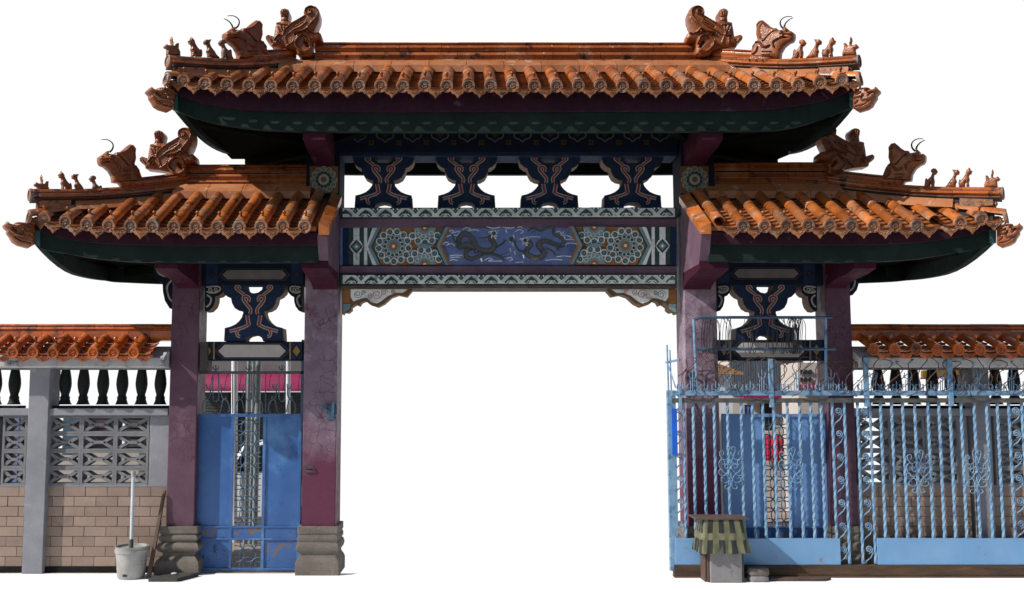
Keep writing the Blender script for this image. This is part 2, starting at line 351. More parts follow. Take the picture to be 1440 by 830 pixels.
# shared tile meshes (local: +Y up the slope, Z out of the roof)
def half_tube(mb, r0, r1, y0, y1, n=9, mi=0, th=.012, z=0):
    vs = []
    for (r, y) in ((r0, y0), (r1, y1), (r1-th, y1), (r0-th, y0)):
        vs += [(r*math.cos(math.pi*k/n), y, z+r*math.sin(math.pi*k/n)) for k in range(n+1)]
    fs = []; q = n+1
    for s_ in range(4):
        e = [*range(s_*q, s_*q+q)]; e2 = [*range(((s_+1)%4)*q, ((s_+1)%4)*q+q)]
        mb.add([vs[i] for i in e]+[vs[i] for i in e2], [(k, k+1, q+k+1, q+k) for k in range(n)], mi, s_ in (0, 2))
def cover_mesh(name, m, r=.078):
    b = MB(); half_tube(b, r, r-.003, 0, 1.03); me = b.mesh(name, [m]); return me
def eave_mesh(name, r=.078, ml=None, wall=False):
    b = MB(); half_tube(b, r+.001, r-.002, 0, .345)
    n = 20; R0 = r+.006
    # disc ring
    prof = [(0.0, -.012), (R0*.60, -.012), (R0*.66, -.012), (R0*.72, -.030), (R0*.95, -.032), (R0, -.024), (R0, .012), (0.0, .012)]
    vs = [(max(rr,.0005)*math.cos(2*math.pi*k/n), y, max(rr,.0005)*math.sin(2*math.pi*k/n)) for rr, y in prof for k in range(n)]
    tl = lambda x, y, z: (x, y+z*.42, z*.95-.012)
    b.add([tl(*v) for v in vs], [(i*n+k, i*n+(k+1)%n, (i+1)*n+(k+1)%n, (i+1)*n+k) for i in range(len(prof)-1) for k in range(n)], 1, False)
    # emblem: little knotted square
    q = R0*.34
    for path in ([(-q,q*.9),(-q*.1,q),(q*.8,q*.5)], [(q,-q*.8),(q*.9,q*.2),(q*.2,q*.3),(-.2*q,0)], [(-q,-q*.9),(-q*.8,q*.1),(-.1*q,.2*q)], [(-q*.6,-q),(q*.4,-q*.9),(.3*q,-.2*q)]):
        b.tube([tl(x, -.016, z) for x, z in path], .007, 4, 1)
    k = 1.25 if wall else 1
    b2 = [(.014*k,0),(.014*k,.03*k),(.022*k,.042*k),(.024*k,.055*k),(.016*k,.07*k),(.002,.076*k)]
    b.lathe((0, .13, r-.008), b2, 8, 2)
    me = b.mesh(name, [ml or M['glaze'], M['disc'] if not wall else ml, M['orn'] if not wall else ml]); return me
def drip_mesh(name, m, wd=.105, h=.115):
    b = MB(); top = [(-wd, .0), (-wd*.6, -.022), (0, -.034), (wd*.6, -.022), (wd, 0)]
    bot = [(wd*.98, -.03), (wd*.72, -.05), (wd*.62, -.07), (wd*.3, -.088), (0, -h), (-wd*.3, -.088), (-wd*.62, -.07), (-wd*.72, -.05), (-wd*.98, -.03)]
    ol = top+bot; A = [(x, -.012, z) for x, z in ol]; B = [(x, .006, z) for x, z in ol]; b.prism(A, B)
    inn = [(x*.84, z*.86-.006) for x, z in ol]
    for i in range(len(inn)): pass
    b.tube([(x, -.014, z) for x, z in inn+[inn[0]]], .005, 4, 0)
    b.tube([(-.05,-.016,-.04),(-.02,-.016,-.07),(.0,-.016,-.05),(.02,-.016,-.07),(.05,-.016,-.04)], .006, 4, 0)
    b.tube([(-.03,-.016,-.045),(0,-.016,-.085),(.03,-.016,-.045)], .005, 4, 0)
    return b.mesh(name, [m])
def pan_mesh(name, m, L, wd=.09, n=5):
    b = MB(); k = 6; ns = max(1, round(L/.13))
    for s_ in range(ns):
        y0 = L*s_/ns-.012; y1 = L*(s_+1)/ns; vs = []
        for (y, z) in ((y0, .034), (y1, .004), (y1, -.008), (y0, .012)):
            vs += [(-wd+2*wd*i/k, y, z-.022*math.sin(math.pi*i/k)) for i in range(k+1)]
        q = k+1
        b.add(vs, [(a*q+i, a*q+i+1, ((a+1)%4)*q+i+1, ((a+1)%4)*q+i) for a in range(4) for i in range(k)], 0, False)
    return b.mesh(name, [m])
ME_cover = cover_mesh('cover_tile', M['glaze']); ME_eave = eave_mesh('eave_tile'); ME_drip = drip_mesh('drip_tile', M['drip'], .115, .135)
ME_coverw = cover_mesh('wall_cover_tile', M['wallglaze'], .072); ME_eavew = eave_mesh('wall_eave_tile', .072, M['wallglaze'], True)
ME_dripw = drip_mesh('wall_drip_tile', M['wallglaze'], .115, .10)
PANS = {}
def pan_for(L, m):
    key = (round(L, 1), m.name)
    if key not in PANS: PANS[key] = pan_mesh('pan_tile', m, max(.1, key[0]))
    return PANS[key]

def tile_row(parent, E, T, disc=True, cover=ME_cover, eave=ME_eave, seg=.34, jit=.012):
    d = T-E; L = d.length; yaw = math.atan2(-d.x, d.y); pitch = math.asin(d.z/L)
    dn = d.normalized()
    rot = (pitch, 0, yaw)
    j = lambda: rnd.uniform(-jit, jit)
    if disc: link(eave, 'eave_tile', parent, E+Vector((0, 0, j()*.5)), (pitch+j(), j()*2, yaw+j()*2), (1, min(1, max(.3, L/.36)), 1))
    else: link(cover, 'cover_tile', parent, E+dn*.10, rot, (1, .24, 1))
    s_ = .33
    while s_ < L-.02:
        l = min(seg, L-s_)
        link(cover, 'cover_tile', parent, E+dn*s_+Vector((j()*.4,0,j()*.3)), (pitch+j(), 0, yaw+j()), (1, l, 1)); s_ += seg
def pan_row(parent, E, T, pm, drip=ME_drip, dz=-.05):
    d = T-E; L = d.length; yaw = math.atan2(-d.x, d.y); pitch = math.asin(d.z/L)
    if L > .15: link(pan_for(L, pm), 'pan_tile', parent, E+Vector((0,0,dz)), (pitch, 0, yaw), (1, L/max(.1, round(L,1)), 1))
    link(drip, 'drip_tile', parent, E+Vector((0,0,dz))+d.normalized()*-.015, (-.12+rnd.uniform(-.05,.05), rnd.uniform(-.03,.03), yaw))

def moulding(parent, name, pts, z0, z1, hw0, hw1, seg, m, rnd_top=False, jit=.004, gap=.003):
    """a course of ridge pieces along a path, each piece an object; half width hw0 at the foot, bulging"""
    pts = [Vector(p) for p in pts]
    L = [0]
    for a, b in zip(pts[:-1], pts[1:]): L.append(L[-1]+(b-a).length)
    def at(s_):
        s_ = max(0, min(L[-1], s_))
        for i in range(len(pts)-1):
            if s_ <= L[i+1]+1e-9: t = (s_-L[i])/(L[i+1]-L[i]); return pts[i].lerp(pts[i+1], t), (pts[i+1]-pts[i]).normalized()
    n = max(1, round(L[-1]/seg)); h = z1-z0
    if rnd_top: prof = [(-hw0,0),(-hw1,h*.35),(-hw1*.86,h*.68),(-hw1*.5,h*.93),(0,h),(hw1*.5,h*.93),(hw1*.86,h*.68),(hw1,h*.35),(hw0,0)]
    else: prof = [(-hw0,0),(-hw0,h*.12),(-hw1*.97,h*.28),(-hw1,h*.5),(-hw1*.97,h*.75),(-hw0,h*.9),(-hw0,h),(hw0,h),(hw0,h*.9),(hw1,h*.5),(hw0,h*.12),(hw0,0)]
    for k in range(n):
        b = MB(); off = rnd.uniform(-jit, jit); offz = rnd.uniform(-jit, jit)*.6; rings = []
        for q in range(3):
            s_ = L[-1]*(k+q/2)/n+(gap if q == 0 else -gap if q == 2 else 0); c, dd = at(s_)
            lat = Vector((dd.y, -dd.x, 0)).normalized()
            rings.append([c+lat*(x+off)+Vector((0,0,z0+z+offz)) for x, z in prof])
        m_ = len(prof); vs = [p for r_ in rings for p in r_]
        b.add(vs, [(i*m_+a, i*m_+(a+1)%m_, (i+1)*m_+(a+1)%m_, (i+1)*m_+a) for i in range(2) for a in range(m_)], 0, False)
        b.add(rings[0], [list(range(m_))]); b.add(rings[2], [list(range(m_))[::-1]])
        b.build(name, m, parent)

# ---- carved ornaments, outlines in photo pixels of the upper left roof
def zz(pts, ox, oy, s_): return [(ox+a/s_, oy+b/s_) for a, b in pts]
DR_O = zz([(545,235),(540,190),(560,150),(600,120),(650,110),(700,125),(735,165),(750,220),(745,290),(720,360),(690,420),(668,455),(700,470),(740,455),(765,480),(775,530),(760,560),(655,575),(650,640),(655,740),(600,765),(540,760),(470,745),(440,690),(300,660),(130,640),(120,600),(85,575),(55,545),(50,510),(80,485),(130,500),(160,510),(170,430),(190,330),(245,318),(250,265),(235,190),(255,160),(300,148),(345,165),(358,200),(345,260),(350,310),(385,325),(460,285),(530,245)], 370, 0, 9.22)
def st(lst, ox, oy, s_): return [(zz(p, ox, oy, s_), w_, h_) for p, w_, h_ in lst]
DR_S = st([([(600,400),(690,290),(722,220),(700,160),(640,128),(580,150),(560,190),(590,235),(635,225),(645,190),(615,175)], 1.3, .035),
 ([(560,250),(400,350),(300,440),(285,500)], 1.4, .03), ([(585,330),(500,400),(430,430),(350,490),(310,520),(330,600)], 1.0, .022),
 ([(560,300),(430,380),(440,400),(540,340)], .8, -.02), ([(430,470),(540,450),(600,420),(660,470),(740,470)], 1.7, .05), ([(520,500),(440,590),(460,660),(540,720),(610,700)], 2.0, .05),
 ([(520,500),(600,520),(640,600)], 1.6, .04), ([(600,460)], 2.6, .07), ([(560,590),(600,640)], 3.0, -.06), ([(560,600),(620,640)], .9, .05), ([(440,500)], 1.6, -.04),
 ([(190,350),(330,370)], 1.2, .02), ([(210,390),(240,460)], .9, .018), ([(250,380),(270,450)], .9, .018), ([(300,380),(290,440)], .9, .018),
 ([(170,560),(220,500),(260,510)], 1.1, .03), ([(190,600),(240,540),(240,600)], 1.0, .03), ([(70,520),(100,540),(130,580)], 1.2, .03),
 ([(260,180),(265,250)], .7, .02), ([(285,170),(285,250)], .7, .02), ([(310,165),(305,250)], .7, .02), ([(335,180),(325,250)], .7, .02), ([(245,265),(345,265)], .8, -.015), ([(245,315),(345,315)], 1, -.015),
 ([(330,640),(400,600),(420,560)], 1.1, .025)], 370, 0, 9.22)
BU_O = zz([(135,385),(135,345),(165,325),(215,340),(205,300),(240,270),(270,275),(260,305),(340,320),(350,290),(400,285),(450,255),(480,225),(530,185),(580,195),(615,240),(610,300),(615,370),(595,440),(640,500),(670,560),(705,650),(760,740),(470,760),(400,680),(320,670),(310,590),(270,520),(210,470),(160,450),(140,415)], 300, 10, 9.22)
BU_S = st([([(370,330),(430,380),(490,450),(520,470)], .9, -.03), ([(400,300),(470,275),(540,215),(590,250)], 1.0, .02), ([(270,345)], 1.7, .06), ([(250,400),(330,440),(380,480),(370,540)], 1.4, .035),
 ([(150,370),(220,375),(290,370)], 1.2, .03), ([(200,420),(260,420)], 1.3, -.03), ([(430,520),(500,545),(560,480),(620,480),(650,540)], 1.7, .04), ([(580,540),(600,600),(650,640)], 1.2, .03),
 ([(400,600),(520,600)], 1.0, .02), ([(430,640),(520,640)], 1.0, .02), ([(400,670),(700,655)], .8, -.025), ([(520,710)], 2.0, .035), ([(600,710)], 2.0, .035), ([(690,705)], 2.0, .035), ([(540,240),(560,330),(540,420)], 1.5, .015)], 300, 10, 9.22)
HORN = [zz([(280,280),(315,245),(328,195),(305,150),(250,120),(175,120)], 300, 10, 9.22), zz([(262,262),(243,215),(195,168),(145,145)], 300, 10, 9.22)]
B1 = zz([(525,215),(555,195),(575,150),(600,180),(625,205),(640,260),(675,320),(725,375),(735,345),(752,385),(757,420),(750,475),(650,475),(650,430),(638,400),(622,415),(630,470),(578,470),(588,400),(572,350),(588,300),(570,265),(545,268),(540,235)], 220, 40, 11.86)
B2 = zz([(790,215),(815,190),(850,195),(912,188),(887,230),(882,270),(912,330),(962,390),(990,440),(1050,500),(950,500),(905,480),(855,482),(850,420),(833,385),(855,330),(840,280),(800,268),(790,240)], 220, 40, 11.86)
B3 = zz([(1033,245),(1060,200),(1100,190),(1142,212),(1148,250),(1125,272),(1150,330),(1200,378),(1225,350),(1243,380),(1252,470),(1290,530),(1200,535),(1165,495),(1148,430),(1138,500),(1095,500),(1085,400),(1100,340),(1090,298),(1065,292)], 220, 40, 11.86)
RI = zz([(120,310),(160,265),(190,285),(225,290),(245,268),(238,230),(230,190),(250,140),(266,190),(262,215),(278,240),(272,290),(300,300),(330,252),(368,252),(362,340),(388,400),(390,460),(165,445),(175,350),(140,335)], 220, 40, 11.86)
CO_O = zz([(590,395),(540,370),(440,345),(340,335),(280,345),(270,385),(240,378),(190,365),(150,322),(140,345),(88,385),(98,430),(150,485),(145,530),(200,610),(240,690),(330,750),(500,800),(590,745)], 200, 100, 13.83)
CO_S = st([([(330,395)], 1.9, .06), ([(110,400),(200,420),(300,450)], 1.1, .035), ([(170,480),(260,560),(400,600)], 1.3, .03), ([(220,450),(280,510)], 1.2, -.035), ([(300,360),(420,370),(540,420)], 1.2, .03),
 ([(420,440),(520,480)], 1.0, .03), ([(440,520),(560,560)], 1.0, .03), ([(380,480),(420,540),(400,580)], 1.3, .035), ([(250,600),(360,680),(520,720)], 1.2, -.02), ([(480,600),(540,660)], 1.1, .03)], 200, 100, 13.83)

def hipped(name, ze, zr, YE, YR, xe, xr, yb, hipL, hipR, liftL, liftR, ae_rows, inset=0):
    """roof deck + tile rows; xe=(left,right) eave x, xr=(left,right) ridge x"""
    def lift(x):
        l = 0
        if hipL: l += liftL*max(0, 1-(x-xe[0])/1.3)**2
        if hipR: l += liftR*max(0, 1-(xe[1]-x)/1.3)**2
        return l
    b = MB(); xs = np.linspace(xe[0], xe[1], 25)
    def top(x):
        f = 1.
        if hipL: f = min(f, (x-xe[0])/(xr[0]-xe[0]))
        if hipR: f = min(f, (xe[1]-x)/(xe[1]-xr[1]))
        return max(0., f)
    for side in (-1, 1):
        ye = YE if side < 0 else yb
        for a, c in zip(xs[:-1], xs[1:]):
            q = []
            ye_ = ye+(.10 if side < 0 else 0)
            for x, t in ((a,0),(c,0),(c,top(c)),(a,top(a))):
                q.append((x, ye_+(YR-ye_)*t if side < 0 else ye+(-YR-ye)*t, ze-.055+(.05*(1-t) if side < 0 else 0)+lift(x)*(1-t)+(zr-ze)*t))
            lo = [(p[0], p[1], p[2]-.06) for p in q]
            b.add(q, [(0,1,2,3)] if side < 0 else [(3,2,1,0)]); b.add(lo, [(3,2,1,0)] if side < 0 else [(0,1,2,3)])
            b.add([q[0], q[1], lo[1], lo[0]], [(0,3,2,1)])
    for hp, X, XR_ in ((hipL, xe[0], xr[0]), (hipR, xe[1], xr[1])):
        l = lift(X)
        if hp:
            for k in range(8):
                ya = YE+(yb-YE)*k/8; yc = YE+(yb-YE)*(k+1)/8
                def tp(y): return 1-abs((y-(YE+yb)/2))/((yb-YE)/2)
                def pt(y, t): return (X+(XR_-X)*t, y, ze-.05+l*(1-t)*abs(2*(y-(YE+yb)/2)/(yb-YE))**2+(zr-ze)*t)
                b.add([pt(ya,0), pt(yc,0), pt(yc,tp(yc)), pt(ya,tp(ya))], [(0,1,2,3)])
    roof = b.build('roof', M['pan'], G)
    sp = ae_rows[0]; x = ae_rows[1]; k = 0
    fullv = Vector((0, YR-YE, zr-ze))
    while x < xe[1]+(.02 if not hipR else -.12):
        t = top(x)
        E = Vector((x, YE, ze+lift(x))); T = Vector((x, YE+(YR-YE)*t, ze+lift(x)*(1-t)+(zr-ze)*t))
        if t > .04: tile_row(roof, E, T, not (k in ae_rows[2]))
        xp = x+sp/2
        if xp < xe[1]-.05:
            t = top(xp); E = Vector((xp, YE, ze+lift(xp))); T = Vector((xp, YE+(YR-YE)*t, ze+lift(xp)*(1-t)+(zr-ze)*t))
            if t > .02: pan_row(roof, E, T, M['pan'])
        x += sp; k += 1
    for hp, X, XR_ in ((hipL, xe[0], xr[0]), (hipR, xe[1], xr[1])):
        if not hp: continue
        l = lift(X); ym = (YE+yb)/2; hy = (yb-YE)/2; nr = 8; s_ = 2*hy/nr
        for i in range(nr):
            for dy, kind in ((.12, 'c'), (.62, 'p')):
                y = YE+s_*(i+dy)
                if y > yb-.03: continue
                t = 1-abs(y-ym)/hy; ll = l*(abs(y-ym)/hy)**2
                E = Vector((X+(-.05 if hp is hipL and X < XR_ else .05), y, ze+ll)); T = Vector((X+(XR_-X)*t, y, ze+ll*(1-t)+(zr-ze)*t))
                if kind == 'c' and t > .04: tile_row(roof, E, T)
                elif kind == 'p' and t > .02: pan_row(roof, E, T, M['pan'])
    return roof, lift

def fascia(bands, Y, YB, xl, xr_, side_l, side_r, parent, inl=0, inr=0, bl=1., md=1.):
    """painted eave bands: front run given as (u,vtop,vbot) at its plane, returned along the sides and the back"""
    for nm, m, pts, dy in bands:
        b = MB(); Yf = Y+dy
        if nm == 'fascia_board': pts = [(u, a-4, c_) for u, a, c_ in pts]
        pts = smooth(pts, 4)
        q = [(P(u, vt, Yf), P(u, vb, Yf)) for u, vt, vb in pts]
        n = len(q)
        loop_t = [a for a, c in q]; loop_b = [c for a, c in q]
        YBb = YB-dy
        backt = [Vector((a.x, YBb, a.z)) for a in loop_t]; backb = [Vector((a.x, YBb, a.z)) for a in loop_b]
        mb_, mt_ = min(p.z for p in loop_b), min(p.z for p in loop_t)
        for p in backt: p.z = mt_+(p.z-mt_)*bl
        for p in backb: p.z = mb_+(p.z-mb_)*bl
        if inl:
            for arr in (backt, backb):
                for k_, p in enumerate(arr): p.x = max(p.x, arr[0].x+inl) if k_ else p.x+inl
        th = .09
        # front & back runs as thick strips
        for T_, B_, s_ in ((loop_t, loop_b, 1), (backt, backb, -1)):
            for i in range(n-1):
                A = [T_[i], T_[i+1], B_[i+1], B_[i]]; C = [p+Vector((0, th*s_, 0)) for p in A]
                b.add(A+C, [(0,1,2,3),(7,6,5,4),(0,4,5,1),(3,2,6,7)]+([(0,3,7,4)] if i == 0 else [])+([(1,5,6,2)] if i == n-2 else []))
        for side, i, j in ((side_l, 0, 1), (side_r, n-1, -1)):
            if not side: continue
            # side run: rises at both corners like the front, lower in the middle
            zt0, zb0 = loop_t[i].z, loop_b[i].z; mt = min(p.z for p in loop_t); mbm = min(p.z for p in loop_b)
            K = 10; ring = []
            for k in range(K+1):
                t = k/K; y = Yf+(YBb-Yf)*t; c = (abs(2*t-1))**1.8*(1 if t < .5 else bl); c = 1-(1-c)*md
                x = loop_t[i].x+(backt[i].x-loop_t[i].x)*t; xb = loop_b[i].x+(backb[i].x-loop_b[i].x)*t
                ring.append((Vector((x, y, mt+(zt0-mt)*c)), Vector((xb, y, mbm+(zb0-mbm)*c))))
            for k in range(K):
                A = [ring[k][0], ring[k+1][0], ring[k+1][1], ring[k][1]]; C = [p+Vector((th*j, 0, 0)) for p in A]
                b.add(A+C, [(0,1,2,3),(7,6,5,4),(0,4,5,1),(3,2,6,7)])
        b.build(nm, m, parent)

# ============ upper roof
YE, YR_ = -1.38, -.12
e0 = P(720, 119, YE).z; r0 = P(720, 95, YR_).z
xL, xR = P(236, 119, YE).x, P(1207, 119, YE).x
rxL, rxR = P(412, 80, -.1).x, P(1003, 80, -.1).x
x0 = P(258, 111, YE).x; sp = (P(1183.5, 111, YE).x-x0)/30
roofT, liftT = hipped('roof', e0, r0, YE, YR_, (xL, xR), (rxL, rxR), 1.3, True, True, .10, .10, (sp, x0, ()))
roofT['label'] = 'upper hipped roof of orange barrel tiles'
# ============ wing roofs
e1 = P(300, 316.5, YE).z; r1 = P(300, 268, YR_).z
wLx0, wLx1 = P(43, 305, YE).x, P(443, 317, YE).x
wl_first = P(62, 305, YE).x; spw = (P(428.7, 316, YE).x-wl_first)/12
roofL, liftL = hipped('roof', e1, r1, YE, YR_, (wLx0, wLx1), (P(262, 250, -.1).x, 99), 1.3, True, False, .13, 0, (spw, wl_first, ()))
roofL['label'] = 'lower hipped roof over the left bay'
wRx0, wRx1 = P(1000, 317, YE).x, P(1412, 305, YE).x
wr_first = P(1014, 317, YE).x; spr = (P(1380, 303, YE).x-wr_first)/12
e2 = P(1100, 315.5, YE).z; r2 = P(1100, 268, YR_).z
roofR, liftR = hipped('roof', e2, r2, YE, YR_, (wRx0, wRx1), (-99, P(1165, 250, -.1).x), 1.3, False, True, 0, .13, (spr, wr_first, (0, 10)))
roofR['label'] = 'lower hipped roof over the right bay'

# ridges (pieces are objects)
def ridge(parent, ua, ub, vs, seg=.6):
    """vs: courses (vtop, vbot, hw0, hw1, roundtop, seg)"""
    for vt, vb, h0, h1, rt, sg in vs:
        Yp = -h1; a = P(ua, vb, Yp); c = P(ub, vb, Yp); zt = P(ua, vt, Yp).z
        moulding(parent, 'ridge_tile', [(a.x, 0, 0), (c.x, 0, 0)], a.z, zt, h0, h1, sg, M['ridge'], rt)
    # dark core
    vt, vb = vs[0][0]+3, vs[-1][1]
    a = P(ua, vb, -.05); c = P(ub, vt, -.05); b = MB(); b.box(a.x+.02, c.x-.02, -.05, .05, a.z-.08, c.z); b.build('ridge_core', M['mortar'], parent)
ridge(roofT, 442, 979, [(57.5,62.5,.09,.10,True,.66),(62.8,71,.095,.12,False,.62),(72.2,82,.12,.15,False,.68)]); 
for ua_, ub_ in ((424,450),(972,1000)):
    b = MB(); a_ = P(ua_, 84, -.08); c_ = P(ub_, 74, -.08); b.box(a_.x, c_.x, -.08, .08, a_.z, c_.z); b.build('ridge_core', M['ridge'], roofT)
ridge(roofT, 408, 1012, [(83,89.5,.16,.18,False,.42),(90.5,93,.2,.2,False,1.4)])
ridge(roofL, 262, 436, [(229.5,235,.09,.10,True,.5),(235.5,242.5,.10,.12,False,.52),(244,252,.11,.14,False,.5),(253,259,.14,.16,False,.5),(260,264.5,.17,.18,False,.42),(265.5,267.5,.2,.2,False,1.)])
ridge(roofR, 998, 1166, [(226.5,232.5,.09,.10,True,.5),(233,240,.10,.12,False,.52),(242,250,.11,.14,False,.5),(251,257,.14,.16,False,.5),(258,263,.17,.18,False,.42),(264,266.5,.2,.2,False,1.)])
# flashing slabs between ridge and tiles
def flash(parent, xa, xb, zr, ze, seg):
    n = max(1, round((xb-xa)/seg)); sl_ = (zr-ze)/(YR_-YE)
    for k in range(n):
        a = xa+(xb-xa)*k/n+.004; c = xa+(xb-xa)*(k+1)/n-.004; b = MB(); y0, y1 = -.20, -.40
        z0 = zr+.075; z1 = zr+.088+(y1-YR_)*sl_
        b.prism([(a,y0,z0),(a,y1,z1),(a,y1,z1-.10),(a,y0,z0-.14)], [(c,y0,z0),(c,y1,z1),(c,y1,z1-.10),(c,y0,z0-.14)])
        b.build('flashing_tile', M['flash'], parent)
flash(roofT, rxL-.15, rxR+.15, r0, e0, .55); flash(roofL, P(262,250,-.1).x-.1, P(440,250,-.2).x, r1, e1, .5); flash(roofR, P(990,250,-.2).x, P(1165,250,-.1).x+.1, r2, e2, .5)

# hips with their ornaments
def hip(parent, P0, P1, side, vmap_, orn_off, name_label, mir=None):
    """P0 ridge end, P1 corner (world, at hip foot). side -1 left, +1 right"""
    P0 = Vector(P0); P1 = Vector(P1)
    path = []
    for k in range(9):
        t = k/8; p = P0.lerp(P1, t); p.z += -.05*math.sin(math.pi*t); path.append(p)
    m = M['ridge']
    moulding(parent, 'hip_tile', path, -.02, .012, .10, .12, .7, M['mortar'])
    moulding(parent, 'hip_tile', path, .014, .088, .08, .115, .5, m)
    moulding(parent, 'hip_tile', path, .092, .150, .075, .085, .4, m, True)
    moulding(parent, 'hip_tile', path[:4], .132, .212, .08, .10, .36, m)
    moulding(parent, 'hip_tile', path[:4], .216, .262, .06, .08, .4, m, True)
    # skirt between hip and roof surface
    b = MB(); d = (P1-P0); lat = Vector((d.y, -d.x, 0)).normalized()
    if lat.y > 0: lat = -lat
    for k in range(8):
        a, c = path[k], path[k+1]
        if k >= 6: continue
        A = [a+lat*.10+Vector((0,0,-.022)), c+lat*.10+Vector((0,0,-.022)), c+lat*.20+Vector((0,0,-.15)), a+lat*.20+Vector((0,0,-.15))]
        B_ = [p-lat*.22+Vector((0,0,-.01)) for p in A]
        b.add(A+B_, [(0,1,2,3),(7,6,5,4),(0,4,5,1),(3,2,6,7),(0,3,7,4),(1,5,6,2)])
    b.build('hip_skirt', M['flash'], parent)
    # end cap disc
    dn = d.normalized(); dn.z = 0; dn.normalize(); c = P1+Vector((0,0,.07))
    b = MB(); n = 16
    r_ = .085
    ax = Vector((0,0,1)); la = Vector((dn.y, -dn.x, 0))
    rings = []
    for rr, o_ in ((r_, -.03), (r_, .03), (r_*.78, .035), (r_*.72, .02), (.001, .02)):
        rings.append([c+dn*o_+la*rr*math.cos(2*math.pi*k/n)+ax*rr*math.sin(2*math.pi*k/n) for k in range(n)])
    b.add([p for r in rings for p in r], [(i*n+k, i*n+(k+1)%n, (i+1)*n+(k+1)%n, (i+1)*n+k) for i in range(4) for k in range(n)])
    b.build('end_disc', M['disc'], parent)
    # carved block and mortar filling the corner under the hip end, and the diagonal corner tile
    d0 = Vector((d.x, d.y, 0)).normalized(); la = Vector((d0.y, -d0.x, 0)); X_, ze_, l_ = vmap_
    slp = (P0.z-P1.z)/Vector((d.x, d.y, 0)).length-.05
    def blk(nm, t0, t1, w_, za, zb_, m_, tw=0):
        p, q = P1-d0*t0, P1-d0*t1; A = [p-la*w_, p+la*w_, q+la*w_, q-la*w_]; b = MB()
        tt = (t0, t0, t1, t1); b.prism([Vector((v.x, v.y, za)) for v, t_ in zip(A, tt)], [Vector((v.x, v.y, zb_+slp*t_)) for v, t_ in zip(A, tt)]); b.build(nm, m_, parent, bevel=.006)
    zf = P1.z-.02; zr_ = ze_+l_+.06
    blk('carved_block', .08, .46, .115, zf-.07, zf-.003, M['drip'])
    blk('mortar_fill', .09, .80, .085, zr_-.16, zf-.012, M['mortar'])
    for k in range(4):
        p = P1-d0*(.17+k*.07); b = MB(); b.ball((p.x-la.x*.10*(1 if la.y > 0 else -1), p.y-abs(la.y)*.10, zf-.034+slp*(.17+k*.07)), .022, 0, 8); b.build('bead', M['drip'], parent)
    E = Vector((X_, YE, ze_+l_-.015))+d0*.01; T = E-d0*.6; T.z = E.z+.16
    link(ME_eave, 'eave_tile', parent, E, (math.asin((T.z-E.z)/(T-E).length), 0, math.atan2(-(T-E).x, (T-E).y)), (1.05, 1, 1.05))
    dn_ = T-E; link(ME_cover, 'cover_tile', parent, E+dn_.normalized()*.33, (math.asin(dn_.z/dn_.length), 0, math.atan2(-dn_.x, dn_.y)), (1, .3, 1))
    sg = 1 if d0.x > 0 else -1
    for (ox, oy, yw) in ((-.13*sg, .02, 0), (.0, .16, -sg*math.pi/2*-1)):
        link(ME_drip, 'drip_tile', parent, Vector((X_+ox, YE+oy, ze_+l_-.05)), (-.1, 0, yw), (.9, 1, 1))
    return path
def ornaments(off_dragon, off_bull, off_beasts, P0, P1, mir, parent, one_horn=False):
    """offsets are photo px from the upper-left set; mir: None or pixel sums for mirroring"""
    P0 = Vector(P0); P1 = Vector(P1); d = (P1-P0); d.z = 0; d.normalize(); p0 = Vector((P0.x, P0.y, 0))
    def F_(off, sm_):
        return (lambda u, v: (u+off[0], v+off[1])) if sm_ is None else (lambda u, v: (sm_-u+off[0], v+off[1]))
    m = mir or [None]*7
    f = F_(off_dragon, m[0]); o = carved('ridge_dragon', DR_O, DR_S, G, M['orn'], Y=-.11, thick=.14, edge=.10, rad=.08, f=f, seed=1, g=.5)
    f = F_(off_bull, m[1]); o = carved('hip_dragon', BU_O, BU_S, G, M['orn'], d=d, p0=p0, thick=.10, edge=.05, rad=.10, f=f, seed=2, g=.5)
    nrm = Vector((-d.y, d.x, 0))
    for k, h in enumerate(HORN[:1] if one_horn else HORN):
        b = MB(); pts = [P(*f(*q), 0, d, p0)+nrm*(.02*(1-2*k)) for q in smooth(h, 4)]; b.tube(pts, .014, 5, r1=.005); b.build('horn', M['wire'], o)
    for k, (nm, ol, eyes) in enumerate((('roof_beast', B1, 0), ('roof_beast', B2, 0), ('roof_beast', B3, 0), ('roof_rider', RI, 0))):
        f = F_(off_beasts[k], m[2+k])
        c = (sum(p[0] for p in ol[:3])/3, sum(p[1] for p in ol[:3])/3)
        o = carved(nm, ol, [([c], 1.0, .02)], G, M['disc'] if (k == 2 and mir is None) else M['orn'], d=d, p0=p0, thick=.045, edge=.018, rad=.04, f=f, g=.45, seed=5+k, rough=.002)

# top hips
hTL = ((P(412,80,-.1).x, -.05, P(425,91,-.1).z), (P(238,94,-1.32).x, -1.32, P(238,94,-1.32).z))
hTR = ((P(1003,80,-.1).x, -.05, P(1000,91,-.1).z), (P(1206,94,-1.32).x, -1.32, P(1206,94,-1.32).z))
hLL = ((P(262,250,-.1).x, -.05, P(250,266,-.1).z), (P(44,282,-1.32).x, -1.32, P(44,282,-1.32).z))
hRR = ((P(1165,250,-.1).x, -.05, P(1170,262,-.1).z), (P(1408,280,-1.32).x, -1.32, P(1408,280,-1.32).z))
for par, h, vm in ((roofT, hTL, (xL, e0, .10)), (roofT, hTR, (xR, e0, .10)), (roofL, hLL, (wLx0, e1, .13)), (roofR, hRR, (wRx1, e2, .13))): hip(par, h[0], h[1], 0, vm, None, None)
ornaments((0,0), (0,0), [(0,0)]*4, *hTL, None, G)
ornaments((0,0), (0,0), [(0,0)]*4, *hTR, [1417,1432,1440,1442,1441,1438], G)
ornaments((-176,170), (-177,174), [(-183,188),(-186,189),(-182,191),(-183,194)], *hLL, None, G, True)
